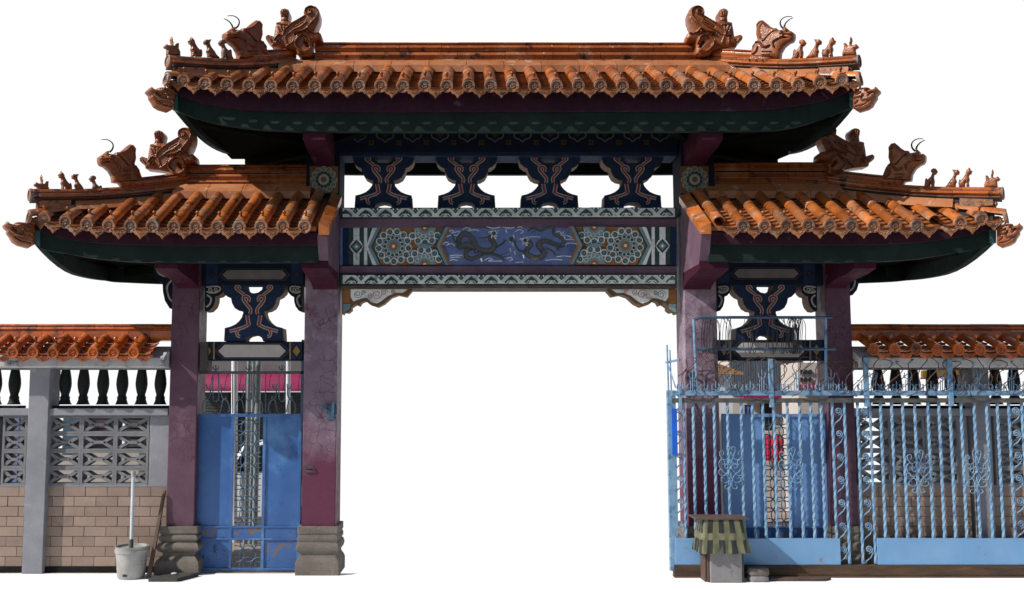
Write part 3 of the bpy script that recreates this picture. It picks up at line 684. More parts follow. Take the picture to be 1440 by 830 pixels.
ornaments((0,167), (0,172), [(192,183),(193,183),(184,181),(192,186)], *hRR, [1601,1617,1440,1443,1442,1445], G)
# corner dragon heads on the fascia tips
for off, sm_, pl in (((0,0), None, hTL), ((0,0), 1444, hTR), ((-196,190), None, hLL), ((201,191), 1444, hRR)):
    k_ = 1.17 if off[0] < 0 else 1.0
    f = (lambda u, v: (242+(u-242)*k_+off[0], 140+(v-140)*(1+(k_-1)*.5)+off[1])) if sm_ is None else (lambda u, v: (sm_-u+off[0], v+off[1]))
    d = Vector(pl[1])-Vector(pl[0]); d.z = 0; d.normalize()
    tipx = P(*f(242, 140), -1.28)
    carved('corner_dragon_head', CO_O, CO_S, G, M['orn'], d=d, p0=Vector((tipx.x, -1.28, 0)), thick=.10, edge=.05, rad=.09, f=f, g=.5, seed=9)

# fascias
tb_m = [(243,121,131),(262,126,138),(286,130,145),(334,132,153),(420,132,156),(700,132.5,156),(1036,132,154.5),(1109,130,149.5),(1157,126,141),(1200,119,128)]
tb_g = [(241,131,151),(262,138,161),(286,145,169),(334,153,178),(420,156,184),(700,156,185),(1036,154.5,184),(1109,149.5,180),(1157,141,167),(1203,128,149)]
fascia([('fascia_board', M['maroon'], tb_m, -.06), ('eave_beam', M['green'], tb_g, 0)], -1.2, 1.25, 0, 0, True, True, G, inl=.2, md=.45)
lm = [(38,310,318),(60,318,327),(90,325,335),(140,330,342),(220,331,345),(447,331,345)]
lg = [(46,319,341),(60,327,350),(90,335,356),(140,342,364),(220,345,369),(447,345,369)]
fascia([('fascia_board', M['maroon'], lm, -.06), ('eave_beam', M['green'], lg, 0)], -1.2, 1.25, 0, 0, True, False, G, bl=.25)
rm_ = [(997,330,343),(1180,331,344.5),(1270,330,342),(1330,325,336),(1375,317,328),(1408,309,318)]
rg_ = [(997,343,368),(1180,344.5,369),(1270,342,366),(1330,336,358),(1375,328,350),(1401,319,340)]
fascia([('fascia_board', M['maroon'], rm_, -.06), ('eave_beam', M['green'], rg_, 0)], -1.2, 1.25, 0, 0, False, True, G, bl=.25)
# turquoise beam ends at corners
for u0, u1, v0, v1, Y in ((241,249,132,153,-1.235),(1196,1203.5,127,149,-1.235),(46,55,320,343,-1.235),(1393,1401,318,341,-1.235)):
    b = MB(); b.pxprism([(u0,v0),(u1,v0+2 if u0 < 700 else v0+3),(u1,v1+(3 if u0 < 700 else 1)),(u0,v1)], Y, Y+.1); b.build('beam_end', M['greenlite'], G)
# soffits
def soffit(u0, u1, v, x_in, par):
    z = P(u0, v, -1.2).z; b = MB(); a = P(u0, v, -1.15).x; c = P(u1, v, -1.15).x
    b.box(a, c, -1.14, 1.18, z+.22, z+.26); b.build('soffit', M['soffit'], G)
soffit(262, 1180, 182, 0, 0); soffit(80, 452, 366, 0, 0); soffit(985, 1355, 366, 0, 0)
# soffit ribs
b = None
def beam3(p, q, w_, h_, m, name):
    p = Vector(p); q = Vector(q); d = q-p; la = Vector((-d.y, d.x, 0)).normalized()*w_/2; dz = Vector((0,0,h_))
    b = MB(); b.prism([p-la, p+la, p+la+dz, p-la+dz], [q-la, q+la, q+la+dz, q-la+dz]); return b.build(name, m, G)
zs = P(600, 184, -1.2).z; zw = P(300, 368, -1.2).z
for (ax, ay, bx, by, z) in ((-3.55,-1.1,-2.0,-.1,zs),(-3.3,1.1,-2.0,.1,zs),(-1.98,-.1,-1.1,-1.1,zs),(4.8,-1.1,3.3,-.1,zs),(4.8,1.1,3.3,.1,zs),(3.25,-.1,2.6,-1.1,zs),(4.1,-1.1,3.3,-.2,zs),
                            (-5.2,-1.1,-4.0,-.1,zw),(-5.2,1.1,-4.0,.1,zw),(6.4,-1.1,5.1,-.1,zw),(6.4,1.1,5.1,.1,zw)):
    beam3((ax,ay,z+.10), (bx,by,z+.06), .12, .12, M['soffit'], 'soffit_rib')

# ---- columns
def column(ua, ub, Yf, Yb, vt, vref, m, lab):
    a = P(ua, vref, Yf); c = P(ub, vref, Yf); zt = P(ua, vt, Yf).z; zb = P(ua, 740, Yf).z
    b = MB(); b.box(a.x, c.x, Yf, Yb, zb-.02, zt); o = b.build('column', m, G, bevel=.012); o['label'] = lab
    return o, a.x, c.x, zb
def base(par, x0, x1, y0, y1, zt, k_=.55):
    b = MB(); pr = [(.10,0),(.10,.16),(.07,.20),(.015,.25),(.015,.29),(.06,.31),(.085,.35),(.085,.38),(.06,.42),(.03,.43),(.03,.44),(.055,.46),(.06,.48),(.055,.51),(.035,.53),(.035,.54),(.055,.55),(.055,zt)]; pr = [(o_*k_+.012, z) for o_, z in pr]
    rings = [[(x0-o_, y0-o_, z), (x1+o_, y0-o_, z), (x1+o_, y1+o_, z), (x0-o_, y1+o_, z)] for o_, z in pr]
    b.add([p for r in rings for p in r], [(i*4+k, i*4+(k+1)%4, (i+1)*4+(k+1)%4, (i+1)*4+k) for i in range(len(pr)-1) for k in range(4)])
    b.add(rings[-1], [(0,1,2,3)]); b.build('column_base', M['stone'], par, bevel=.012)
for ua, ub, Yf, Yb, vt, m, lab in ((428.5,475,-.25,.25,160,M['column'],'lilac column left of the main opening'),(962,1008,-.25,.25,160,M['column'],'lilac column right of the main opening'),
                              (241.5,280.5,-.2,.2,346,M['colout'],'purple column at the outer left'),(1161,1196.5,-.2,.2,346,M['colout'],'purple column at the outer right')):
    o, xa, xb, zb = column(ua, ub, Yf, Yb, vt, 430, m, lab); base(o, xa, xb, Yf, Yb, zb, .95 if ua == 241.5 else .55)
    if vt == 160:   # dark blue painted neck with a flower square
        n0 = P(ua, 301, Yf).z; n1 = P(ua, 159, Yf).z; b = MB(); b.box(xa-.006, xb+.006, Yf-.006, Yb+.006, n0, n1); b.build('column_neck', M['navy'], o)
        uc = 455.5 if ua < 700 else 976.5
        pt = Paint(Yf-.006); pt.poly([(uc-20,234),(uc+20,234),(uc+20,272),(uc-20,272)], 0)
        for k in range(12):
            a_ = k*math.pi/6; pt.disc(uc+15*math.cos(a_), 253+15*math.sin(a_), 4.2, 1, 10); pt.disc(uc+15*math.cos(a_), 253+15*math.sin(a_), 3.0, 2, 10); pt.spiral(uc+15*math.cos(a_), 253+15*math.sin(a_), 2.6, .9, 1, a_, 1.2, n=9)
        for k in range(12): a_ = (k+.5)*math.pi/6; pt.disc(uc+9.5*math.cos(a_), 253+9.5*math.sin(a_), 2.3, 2, 8)
        pt.disc(uc, 253, 7.6, 1); pt.disc(uc, 253, 4.2, 0)
        pt.build('flower_panel', [M['ochred'], M['whiteg'], M['dgreen']], o)

# corbels (YZ profile) of upper and wing roofs
def corbel(xa, xb, vc, vf, vtop_f, Yc, m, name='corbel', gable=None, Yf=-1.16):
    zc = P(655, vc, Yc).z; zf = P(655, vf, Yf).z; pts = [(Yc+.02, zc)]
    for k in range(1, 8):
        t = k/8; a = t*math.pi/2
        pts.append((Yc+(Yf-Yc)*(1-math.cos(a))*.9, zc+(zf-.10-zc)*math.sin(a)+.0))
    pts += [(Yf, zf-.06), (Yf, zf+.12), (Yf+.12, zf+.24), (Yc+.02, zf+.24)]
    b = MB(); b.prism([(xa, y, z) for y, z in pts], [(xb, y, z) for y, z in pts]); return b.build(name, m, G)
corbel(-2.13, -1.84, 236, 190, 0, -.25, M['corbelpaint']); corbel(3.06, 3.36, 236, 190, 0, -.25, M['corbelpaint'])
corbel(-2.12, -1.775, 409, 371, 0, -.25, M['corbelpaint']); corbel(3.02, 3.40, 409, 371, 0, -.25, M['corbelpaint'])
corbel(-4.02, -3.73, 407, 371, 0, -.2, M['corbelpaint']); corbel(5.02, 5.30, 407, 371, 0, -.2, M['corbelpaint'])
# end walls closing the wing roofs against the centre columns
for xa, xb, ze_, zr_ in ((-1.90,-1.771,e1,r1),(3.016,3.14,e2,r2)):
    zb_ = P(655, 366, -1.2).z; zf_ = P(655, 345, -1.2).z
    b = MB(); b.prism([(xa,-.24,zb_-.04),(xa,-1.14,zb_-.04),(xa,-1.26,zf_),(xa,-1.30,ze_-.12),(xa,-.24,zr_-.12)], [(xb,-.24,zb_-.04),(xb,-1.14,zb_-.04),(xb,-1.26,zf_),(xb,-1.30,ze_-.12),(xb,-.24,zr_-.12)])
    b.build('gable_wall', M['column_plain'], G)
    xg = xb+.0 if xa < 0 else xa-.0
    for k in range(3):
        y0 = -1.40+k*.38; y1 = y0+.37; s_ = (zr_-ze_)/(YR_-YE); za = ze_+(y0-YE)*s_; zc = ze_+(y1-YE)*s_
        b = MB(); sg = 1 if xa < 0 else -1; xx = [xg-.10*sg, xg+.035*sg]
        b.prism([(xx[0],y0,za+.03),(xx[1],y0,za-.03),(xx[1],y0,za-.12),(xx[0],y0,za-.12)], [(xx[0],y1,zc+.03),(xx[1],y1,zc-.03),(xx[1],y1,zc-.12),(xx[0],y1,zc-.12)])
        b.build('verge_tile', M['glaze'], roofL if xa < 0 else roofR)

# ---- centre lintel
def hb(name, v0, v1, Yf, Yb, m, ua=478, ub=952, bev=.006):
    b = MB(); a = P(ua, v1, Yf); c = P(ub, v0, Yf); b.box(a.x, c.x, Yf, Yb, a.z, c.z); return b.build(name, m, G, bevel=bev)
hb('frieze_beam', 160, 214, -.22, .2, M['navy']); hb('frieze_ledge', 214.5, 219.5, -.20, .2, M['blue'])
hb('scroll_board', 292, 306, -.225, .2, M['dgreen']); hb('purple_beam', 307, 320, -.19, .18, M['column_plain'])
o_p = hb('painted_panel', 320.4, 373.5, -.16, .16, M['panelblue'], bev=0)
hb('purple_beam', 374, 385.5, -.19, .18, M['column_plain']); hb('scroll_board', 386, 400, -.225, .2, M['dgreen']); hb('beam_soffit', 400.5, 405.5, -.24, .22, M['brownbeam'])
# upper frieze paint
pt = Paint(-.22)
for k in range(12):
    u = 503+k*38.6
    pt.rib([(u-10,187),(u-12,191),(u-9,195),(u-5,196),(u-2,198.5),(u,200),(u+2,198.5),(u+5,196),(u+9,195),(u+12,191),(u+10,187)], 1.9, 0, 3)
    pt.poly([(u-6,188),(u+6,188),(u,195)], 1); pt.rib([(u-4,186),(u-2,190),(u,192),(u+2,190),(u+4,186)], 1.6, 2, 2)
    if k < 11:
        c = u+19.3
        for dx, dy in ((-2,-2),(2,-2),(-2,2),(2,2)): pt.disc(c+dx, 201+dy, 1.9, 3, 8)
pt.build('cloud_border', [mat('shaded_cream_paint', (.12,.12,.11), rough=.8, spec=.1), M['black'], mat('shaded_teal_paint', (.03,.06,.07), rough=.8, spec=.1), mat('shaded_gold_paint', (.09,.055,.012), rough=.8, spec=.1)], G)  # cream, teal and gold darkened: eave shade painted into the colours
# scroll boards
for va, ph in ((292, 0), (386, 8)):
    pt = Paint(-.225); h = 14
    pt.poly([(482,va+1.0),(949,va+1.0),(949,va+h-.6),(482,va+h-.6)], 0)
    u = 486+ph
    while u < 946:
        for s_ in (-1, 1):
            q = [(u+s_*1.5, va+7), (u+s_*5, va+8), (u+s_*8.5, va+12.6)]
            if 482 < q[2][0] < 948: pt.rib(q, 2.4, 1, 3)
        pt.poly([(u,va+2.6),(u+2.2,va+4.4),(u+5.6,va+7.4),(u+3,va+9.4),(u,va+8.6),(u-3,va+9.4),(u-5.6,va+7.4),(u-2.2,va+4.4)], 1)
        if u-8 > 482 and u+8 < 949:
            pt.poly([(u-7,va+h-.7),(u-2.5,va+10.2),(u-.7,va+h-.7)], 1); pt.poly([(u+7,va+h-.7),(u+2.5,va+10.2),(u+.7,va+h-.7)], 1)
            pt.poly([(u-4,va+h-.8),(u-2.2,va+11.6),(u-1.2,va+h-.8)], 0); pt.poly([(u+4,va+h-.8),(u+2.2,va+11.6),(u+1.2,va+h-.8)], 0)
        c = u+14
        if c+8 < 949:
            pt.poly([(c-9,va+1.1),(c+9,va+1.1),(c+4.6,va+3.6),(c+2,va+7.2),(c,va+9),(c-2,va+7.2),(c-4.6,va+3.6)], 1); pt.disc(c-3, va+2.8, 1.3, 0, 7); pt.disc(c+3, va+2.8, 1.3, 0, 7); pt.disc(c, va+5.2, 1.1, 2, 7)
            pt.rib([(c-11,va+4.5),(c-7,va+7),(c-4.5,va+11)], .8, 2, 3); pt.rib([(c+4,va+11.5),(c+7.5,va+9),(c+10,va+11)], .7, 2, 3)
        u += 28.1
    pt.build('scroll_painting', [M['white'], M['dgreen'], M['teal']], G)
# painted panel
pt = Paint(-.16); T0, T1, TM = 320.6, 373.3, 347.
def flower(pt, cu, cv, half=0, scl=1.):
    def ok(a): return half == 0 or (math.sin(a) > -.15 if half > 0 else math.sin(a) < .15)
    ring = 21*scl
    for k in range(13):
        a = 2*math.pi*k/13+.1
        if not ok(a): continue
        x, y = cu+ring*math.cos(a), cv+ring*math.sin(a)
        if not (T0+3 < y < T1-3): continue
        pt.disc(x, y, 5.2, 1, 12); pt.disc(x, y, 4.1, 3, 12); pt.spiral(x, y, 3.4, 1.5, 2, a, 1.2, 1, 10)
    cl = lambda y: max(T0+.3, min(T1-.3, y))
    def cd(r, mi): pt.poly([(cu+r*math.cos(2*math.pi*k/20), cl(cv+r*math.sin(2*math.pi*k/20))) for k in range(20)], mi)
    cd(15.6*scl, 3)
    for k in range(13):
        a = 2*math.pi*(k+.5)/13
        if not ok(a): continue
        x, y = cu+12.4*scl*math.cos(a), cv+12.4*scl*math.sin(a)
        if T0+3 < y < T1-3: pt.disc(x, y, 3.1, 1, 8); pt.disc(x, y, 2.5, 2 if half == 0 else 3, 8)
    cd(9.2*scl, 3); cd(6.4*scl, 0); cd(2.2*scl, 1)
for side in (0, 1):
    X = (lambda u: u) if side == 0 else (lambda u: 1431.5-u)
    tp = lambda pts: [(X(a), b_) for a, b_ in pts]
    pt.poly(tp([(482,T0),(512,T0),(512,T1),(482,T1)]), 2); pt.poly(tp([(482,T0),(490.5,T0),(490.5,T1),(482,T1)]), 5)
    pt.poly(tp([(497,T0),(505.5,T0),(505.5,T1),(497,T1)]), 1); pt.poly(tp([(491,TM),(496,TM-8),(507,TM-8),(511,TM),(507,TM+8),(496,TM+8)]), 1)
    pt.poly(tp([(501.3,TM-10),(510.5,TM),(501.3,TM+10),(492,TM)]), 2); pt.poly(tp([(501.3,TM-6),(507,TM),(501.3,TM+6),(495.6,TM)]), 3); pt.poly(tp([(501.3,TM-2.5),(503.7,TM),(501.3,TM+2.5),(499,TM)]), 1)
    pt.poly(tp([(512,T0),(532,T0),(517,TM),(532,T1),(512,T1)]), 2); pt.poly(tp([(512,T0),(516.5,T0),(516.5,T1),(512,T1)]), 1)
    pt.poly(tp([(524,T0),(530,T0),(517.5,TM),(530,T1),(524,T1),(515,TM)]), 1)
    pt.poly(tp([(534,T0),(622,T0),(611,TM),(622,T1),(534,T1),(521,TM)]), 0)
    pt.poly(tp([(530,T0),(535,T0),(522,TM),(535,T1),(530,T1),(517.5,TM)]), 3); pt.poly(tp([(535,T0),(537.5,T0),(525,TM),(537.5,T1),(535,T1),(522,TM)]), 2)
    flower(pt, X(553.7), TM)
    flower(pt, X(597.5), T0, 1); flower(pt, X(597.5), T1, -1)
    pt.poly(tp([(583,TM),(597,TM-3.5),(611,TM),(597,TM+3.5)]), 3)
    pt.poly(tp([(624.5,T0),(626.5,T0),(614,TM),(626.5,T1),(624.5,T1),(612,TM)]), 2); pt.poly(tp([(626.5,T0),(630.5,T0),(618,TM),(630.5,T1),(626.5,T1),(614,TM)]), 3)
    pt.poly(tp([(630.5,T0),(634,T0),(621.5,TM),(634,T1),(630.5,T1),(618,TM)]), 0)
def S(pts): return [(620+a/7.2, 310+b_/7.2) for a, b_ in pts]
clouds = [[(85,130),(110,115),(130,130),(110,145),(190,125),(170,160)],[(220,110),(250,90),(300,100),(270,125),(340,110),(385,120)],[(60,180),(110,165),(180,170)],[(25,260),(50,235),(80,250),(50,270),(110,250),(140,275)],[(90,375),(150,365),(220,370)],[(90,395),(160,385),(220,390)],[(90,420),(130,410),(170,420)],
 [(460,80),(520,95),(600,85)],[(620,85),(700,95),(740,85)],[(750,130),(790,110),(830,130),(800,150)],[(770,90),(800,80),(820,95)],[(880,185),(940,180),(1000,185)],[(1150,140),(1190,125),(1210,150),(1240,130)],[(1180,170),(1250,165),(1320,190)],[(1240,215),(1300,205),(1340,215)],[(1230,270),(1290,245),(1370,255)],[(1160,385),(1220,375),(1310,380)],[(1050,420),(1130,410),(1220,415)],[(440,420),(480,395),(520,410),(480,425),(620,425)],[(750,440),(830,435)],[(660,400),(700,390),(720,410),(690,425)]]
for c in clouds: pt.rib(S(c), .95, 1, 4)
# two coiling dragons
def body(pts, w0, w1, mi=4):
    q = smooth(S(pts), 6); n = len(q)
    if max(w0, w1) > 5:
        for i in range(2, n-2, 2):
            a, c = q[i-1], q[i+1]; l = math.hypot(c[0]-a[0], c[1]-a[1]) or 1; w_ = (w0+(w1-w0)*i/n)/2; sg = 1 if a[0] < c[0] else -1
            nx, ny = (c[1]-a[1])/l*sg, -(c[0]-a[0])/l*sg
            pt.poly([(q[i][0]+nx*w_*.8-(c[0]-a[0])/l*1.2, q[i][1]+ny*w_*.8), (q[i][0]+nx*(w_+2.0), q[i][1]+ny*(w_+2.0)), (q[i][0]+nx*w_*.8+(c[0]-a[0])/l*1.2, q[i][1]+ny*w_*.8)], 6)
        pt.rib(q, w0+1.2, 6, 1, w1+1.2)
    pt.rib(q, w0, mi, 1, w1)
    if max(w0, w1) > 5:
        for i in range(1, n-1):
            a, c = q[i-1], q[i+1]; l = math.hypot(c[0]-a[0], c[1]-a[1]) or 1; w_ = (w0+(w1-w0)*i/n)/2*.8; nx, ny = (c[1]-a[1])/l, -(c[0]-a[0])/l
            pt.rib([(q[i][0]+nx*w_, q[i][1]+ny*w_), (q[i][0]-nx*w_, q[i][1]-ny*w_)], .5, 8, 1)
for off in (0,):
    body([(640,425),(600,385),(520,355),(440,350),(370,385),(300,405),(255,375),(262,320),(320,285)], 1.6, 6.2)
    body([(320,285),(250,265),(190,290),(180,230),(210,170),(270,160),(320,210),(360,290),(430,325),(510,320),(540,270),(500,200),(540,150)], 6.5, 5.8)
    body([(190,290),(145,240),(125,190)], 3, 2.4); body([(540,300),(600,270),(640,240)], 3.4, 2.6); body([(250,400),(215,410)], 3, 2); body([(340,300),(345,350),(380,345)], 2.4, 1.6)
    body([(500,190),(440,200),(380,205)], 2.2, 1); body([(480,110),(440,95),(395,110)], 2.2, 1)
    body([(600,380),(640,360),(680,345)], 1.6, .6); body([(620,390),(660,385),(700,380)], 1.4, .6)
    body([(870,135),(920,110),(1000,130),(1060,105),(1120,100),(1130,160),(1180,190),(1225,230),(1210,280),(1130,265),(1040,235),(975,265),(990,300),(1030,350)], 1.4, 6.6)
    body([(1040,330),(1010,395),(950,415),(890,390),(850,350),(880,300),(900,270),(850,230)], 7, 5.2); body([(860,340),(790,340),(750,290),(740,250)], 3.2, 2.4); body([(1200,280),(1165,315)], 3.4, 2); body([(1040,310),(1110,340),(1140,380)], 3, 2.2)
    body([(900,160),(950,140),(1000,140)], 1.4, .8)
for c in ((125,190),(640,235),(215,410),(380,345),(740,245),(1165,320),(1135,385)):
    for a in range(5): an = a*1.1+.4; pt.rib(S([c, (c[0]+26*math.cos(an), c[1]+22*math.sin(an))]), 1.1, 4, 1)
for cc, n_ in (((530,170),14), ((840,240),14)):
    for k in range(n_):
        a = k*2*math.pi/n_+.2; r_ = 26+38*((k*7)%5)/5
        pt.rib(S([(cc[0]+12*math.cos(a), cc[1]+10*math.sin(a)), (cc[0]+r_*.7*math.cos(a+.25), cc[1]+r_*.7*math.sin(a+.25)), (cc[0]+r_*math.cos(a), cc[1]+r_*math.sin(a))]), 1.1, 1 if k%3 else 7, 3)
    pt.disc(*S([(cc[0], cc[1])])[0], 3.0, 4, 8)
for c in ((700,220),(650,140),(725,190),(685,240),(715,275),(735,355),(690,325),(820,390),(405,425),(1225,205)): pt.disc(*S([c])[0], 1.5, 7, 6); pt.rib(S([c, (c[0]+8, c[1]+26)]), .9, 1, 1)
pt.disc(*S([(700,228)])[0], 3.6, 4, 9)
pt.build('dragon_painting', [M['ochre'], M['white'], M['dgreen'], M['teal'], M['dragon'], M['blue'], M['black'], M['pale'], M['greywall']], o_p)

# openwork brackets
XB = [(0,230.6),(6,229.5),(11,226),(12.5,220),(43,220),(43,224),(41,230),(36,234.5),(31,236.5),(29.5,243),(26,249),(20,252.5),(14.5,253.5),(14,256),(16,262),(20,267),(25,271),(32,274),(39.5,275.5),(40.5,292),(12.5,292),(11,288),(7,285.3),(0,284)]
XB = XB+[(-a, b_) for a, b_ in XB[::-1][1:-1]]
def zb(pts): return [((a-450)/9.225, 210+b_/9.225) for a, b_ in pts]
SCR = [([(275,140),(262,112),(240,106),(226,122),(240,142),(290,180),(330,208)], 4.6, 1.9), ([(380,290),(390,250),(360,226),(322,235),(322,268),(355,315),(398,365),(410,400),(400,435)], 5.0, 2.4), ([(368,450),(375,500),(388,572)], 5.6, 3.4), ([(385,560),(330,590),(260,612),(145,642)], 4.8, 1.9), ([(262,612),(238,650),(248,692),(278,700)], 4.6, 1.8)]
def xbracket(cu, f, sk=True):
    b = MB(); b.pxprism(XB, -.12, .14, 0, 1, lambda u, v: f(cu, u, v)); o = b.build('openwork_bracket', [M['blue'], M['ochred']], G, fix=True)
    pt = Paint(-.12)
    # dark outline
    pt.rib([f(cu, u*.985, v) for u, v in XB[4:20]], 1.6, 2, 1); pt.rib([f(cu, -u*.985, v) for u, v in XB[4:20]], 1.6, 2, 1)
    for s_ in (1, -1):
        for li in (0, 1):
            for pts, w0, w1 in SCR: pt.rib([f(cu, s_*a, b_) for a, b_ in zb(pts)], (w0, w1)[li], li, 5)
    pt.build('scroll_painting', [M['whiteg'], M['red'], M['black']], o)
for cu in (539.3, 656, 772.8, 889.5): xbracket(cu, lambda c, u, v: (c+u, v))
for cu in (357, 1076): xbracket(cu, lambda c, u, v: (c+u*1.03, 401+(v-220)*1.095))
# lobed side brackets of the wings
LB = [(0,401),(25,401),(27,406),(25,412),(20,416),(15,417),(14.5,424),(12,431),(6,437),(0,438)]
def lobes(u, s_, par='lobed_bracket', sc_=1., v0=401, vs=1.):
    pts = [(u+s_*a*sc_, v0+(b_-401)*vs) for a, b_ in LB]; b = MB(); b.pxprism(pts, -.12, .12, 0, 1); o = b.build(par, [M['navy'], M['ochred']], G)
    pt = Paint(-.12); X = lambda a, b_: (u+s_*a*sc_, v0+(b_-401)*vs)
    pt.rib([X(2,404),(X(18,403)),X(22,407),X(17,411),X(8,412),X(2,410)], 2.0, 0, 3); pt.spiral(*X(8,407.5), 3.6, 1.2, 0, 0, 1.3); pt.spiral(*X(15,407.5), 3.2, 1.2, 0, 2, 1.2, -1); pt.rib([X(3,415),X(9,420),X(7,428),X(2,432)], 2.4, 0, 4)
    pt.build('scroll_painting', [M['whiteg']], o)
lobes(288, 1); lobes(424.5, -1, sc_=.75); lobes(1008.5, 1, sc_=.7); lobes(1149, -1, sc_=.85)
lobes(245, -1, sc_=1.1, v0=369, vs=1.8); lobes(1193, 1, sc_=1.0, v0=372, vs=1.2)
# wing friezes and lower panels with pale hexagons
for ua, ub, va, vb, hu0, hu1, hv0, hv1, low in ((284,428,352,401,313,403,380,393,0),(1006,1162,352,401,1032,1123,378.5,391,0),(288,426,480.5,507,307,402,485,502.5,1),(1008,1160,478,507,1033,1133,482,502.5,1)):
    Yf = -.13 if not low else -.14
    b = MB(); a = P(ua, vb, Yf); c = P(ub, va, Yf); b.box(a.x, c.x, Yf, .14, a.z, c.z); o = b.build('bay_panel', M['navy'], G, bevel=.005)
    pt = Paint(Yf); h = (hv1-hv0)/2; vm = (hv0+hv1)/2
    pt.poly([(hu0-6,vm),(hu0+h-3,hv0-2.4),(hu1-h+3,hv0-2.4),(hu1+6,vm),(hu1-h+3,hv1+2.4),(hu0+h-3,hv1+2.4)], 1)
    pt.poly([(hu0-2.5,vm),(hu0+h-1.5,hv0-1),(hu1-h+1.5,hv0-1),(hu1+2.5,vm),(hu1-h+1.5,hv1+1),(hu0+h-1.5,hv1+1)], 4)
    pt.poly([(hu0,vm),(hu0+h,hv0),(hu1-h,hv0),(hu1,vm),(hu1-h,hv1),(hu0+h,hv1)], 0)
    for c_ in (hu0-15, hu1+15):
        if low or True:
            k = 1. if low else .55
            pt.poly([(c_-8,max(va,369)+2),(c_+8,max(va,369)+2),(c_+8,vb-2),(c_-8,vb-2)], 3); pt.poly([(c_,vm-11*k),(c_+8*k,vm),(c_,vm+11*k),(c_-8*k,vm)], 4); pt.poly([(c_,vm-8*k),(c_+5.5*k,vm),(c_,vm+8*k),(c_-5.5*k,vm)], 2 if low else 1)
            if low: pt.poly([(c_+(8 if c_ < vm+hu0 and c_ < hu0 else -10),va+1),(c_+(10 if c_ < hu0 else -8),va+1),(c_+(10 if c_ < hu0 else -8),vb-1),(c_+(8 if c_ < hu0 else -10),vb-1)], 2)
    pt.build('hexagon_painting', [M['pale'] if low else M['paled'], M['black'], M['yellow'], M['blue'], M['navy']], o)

# spandrel brackets under the lintel
SPO = [(481,406.5),(581,406.5),(572,417),(560,414.5),(550,418),(540,427),(531,431.5),(520,428),(514,423),(508,425),(505,430),(500,428),(494,432),(494,436),(489,440),(484,439),(482,442),(481,442)]
for mir_ in (0, 1):
    X = (lambda u, v: (u, v)) if not mir_ else (lambda u, v: (1433-u, v))
    b = MB(); b.pxprism(SPO, -.14, .06, 0, 0, X); o = b.build('spandrel_bracket', M['ochred'], G)
    pt = Paint(-.14); pl = lambda pts, mi: pt.poly([X(*q) for q in pts], mi)
    pl([(482.5,407),(492,407),(492,426),(482.5,426)], 2); pl([(482.5,427.5),(493,427.5),(492,434),(487,438),(482.5,440)], 3)
    pl([(493,407),(574,407),(566,412),(556,412),(546,416),(536,424),(530,427),(522,425),(516,419),(508,420),(502,422),(497,424),(493,418)], 0)
    for (cu, cv, r_, mi, s_) in ((503,414,6,3,1),(530,414,7,1,1),(540,411,5,1,-1),(521,417,4.5,1,-1),(553,410,3.5,1,1),(511,412,3.5,3,-1)): pt.spiral(*X(cu, cv), r_, 1.1, mi, 0, 1.6, s_ if not mir_ else -s_)
    pt.build('scroll_painting', [M['white'], mat('faded_pink_paint', (.4,.2,.22), rough=.6) if not mir_ else bpy.data.materials['faded_pink_paint'], M['ochre'], M['teal']], o)

# ---- iron fittings on the left centre column
b = MB(); b.pxbox(459,472,568,590,-.262,-.252); b.pxbox(462,474,571,583,-.30,-.262); b.pxbox(466,470,566,586,-.33,-.30); a = P(449,572,-.3); c = P(463,577,-.3); b.tube([a,c], .012, 6)
b.build('gate_latch', M['darkblueiron'], G)
b = MB(); q = [P(428,657,-.27),P(440,657,-.27),P(442,660,-.27),P(440,663,-.27),P(426,662,-.27)]; b.tube(q, .008, 5); b.build('bolt', M['greyrail'], G)

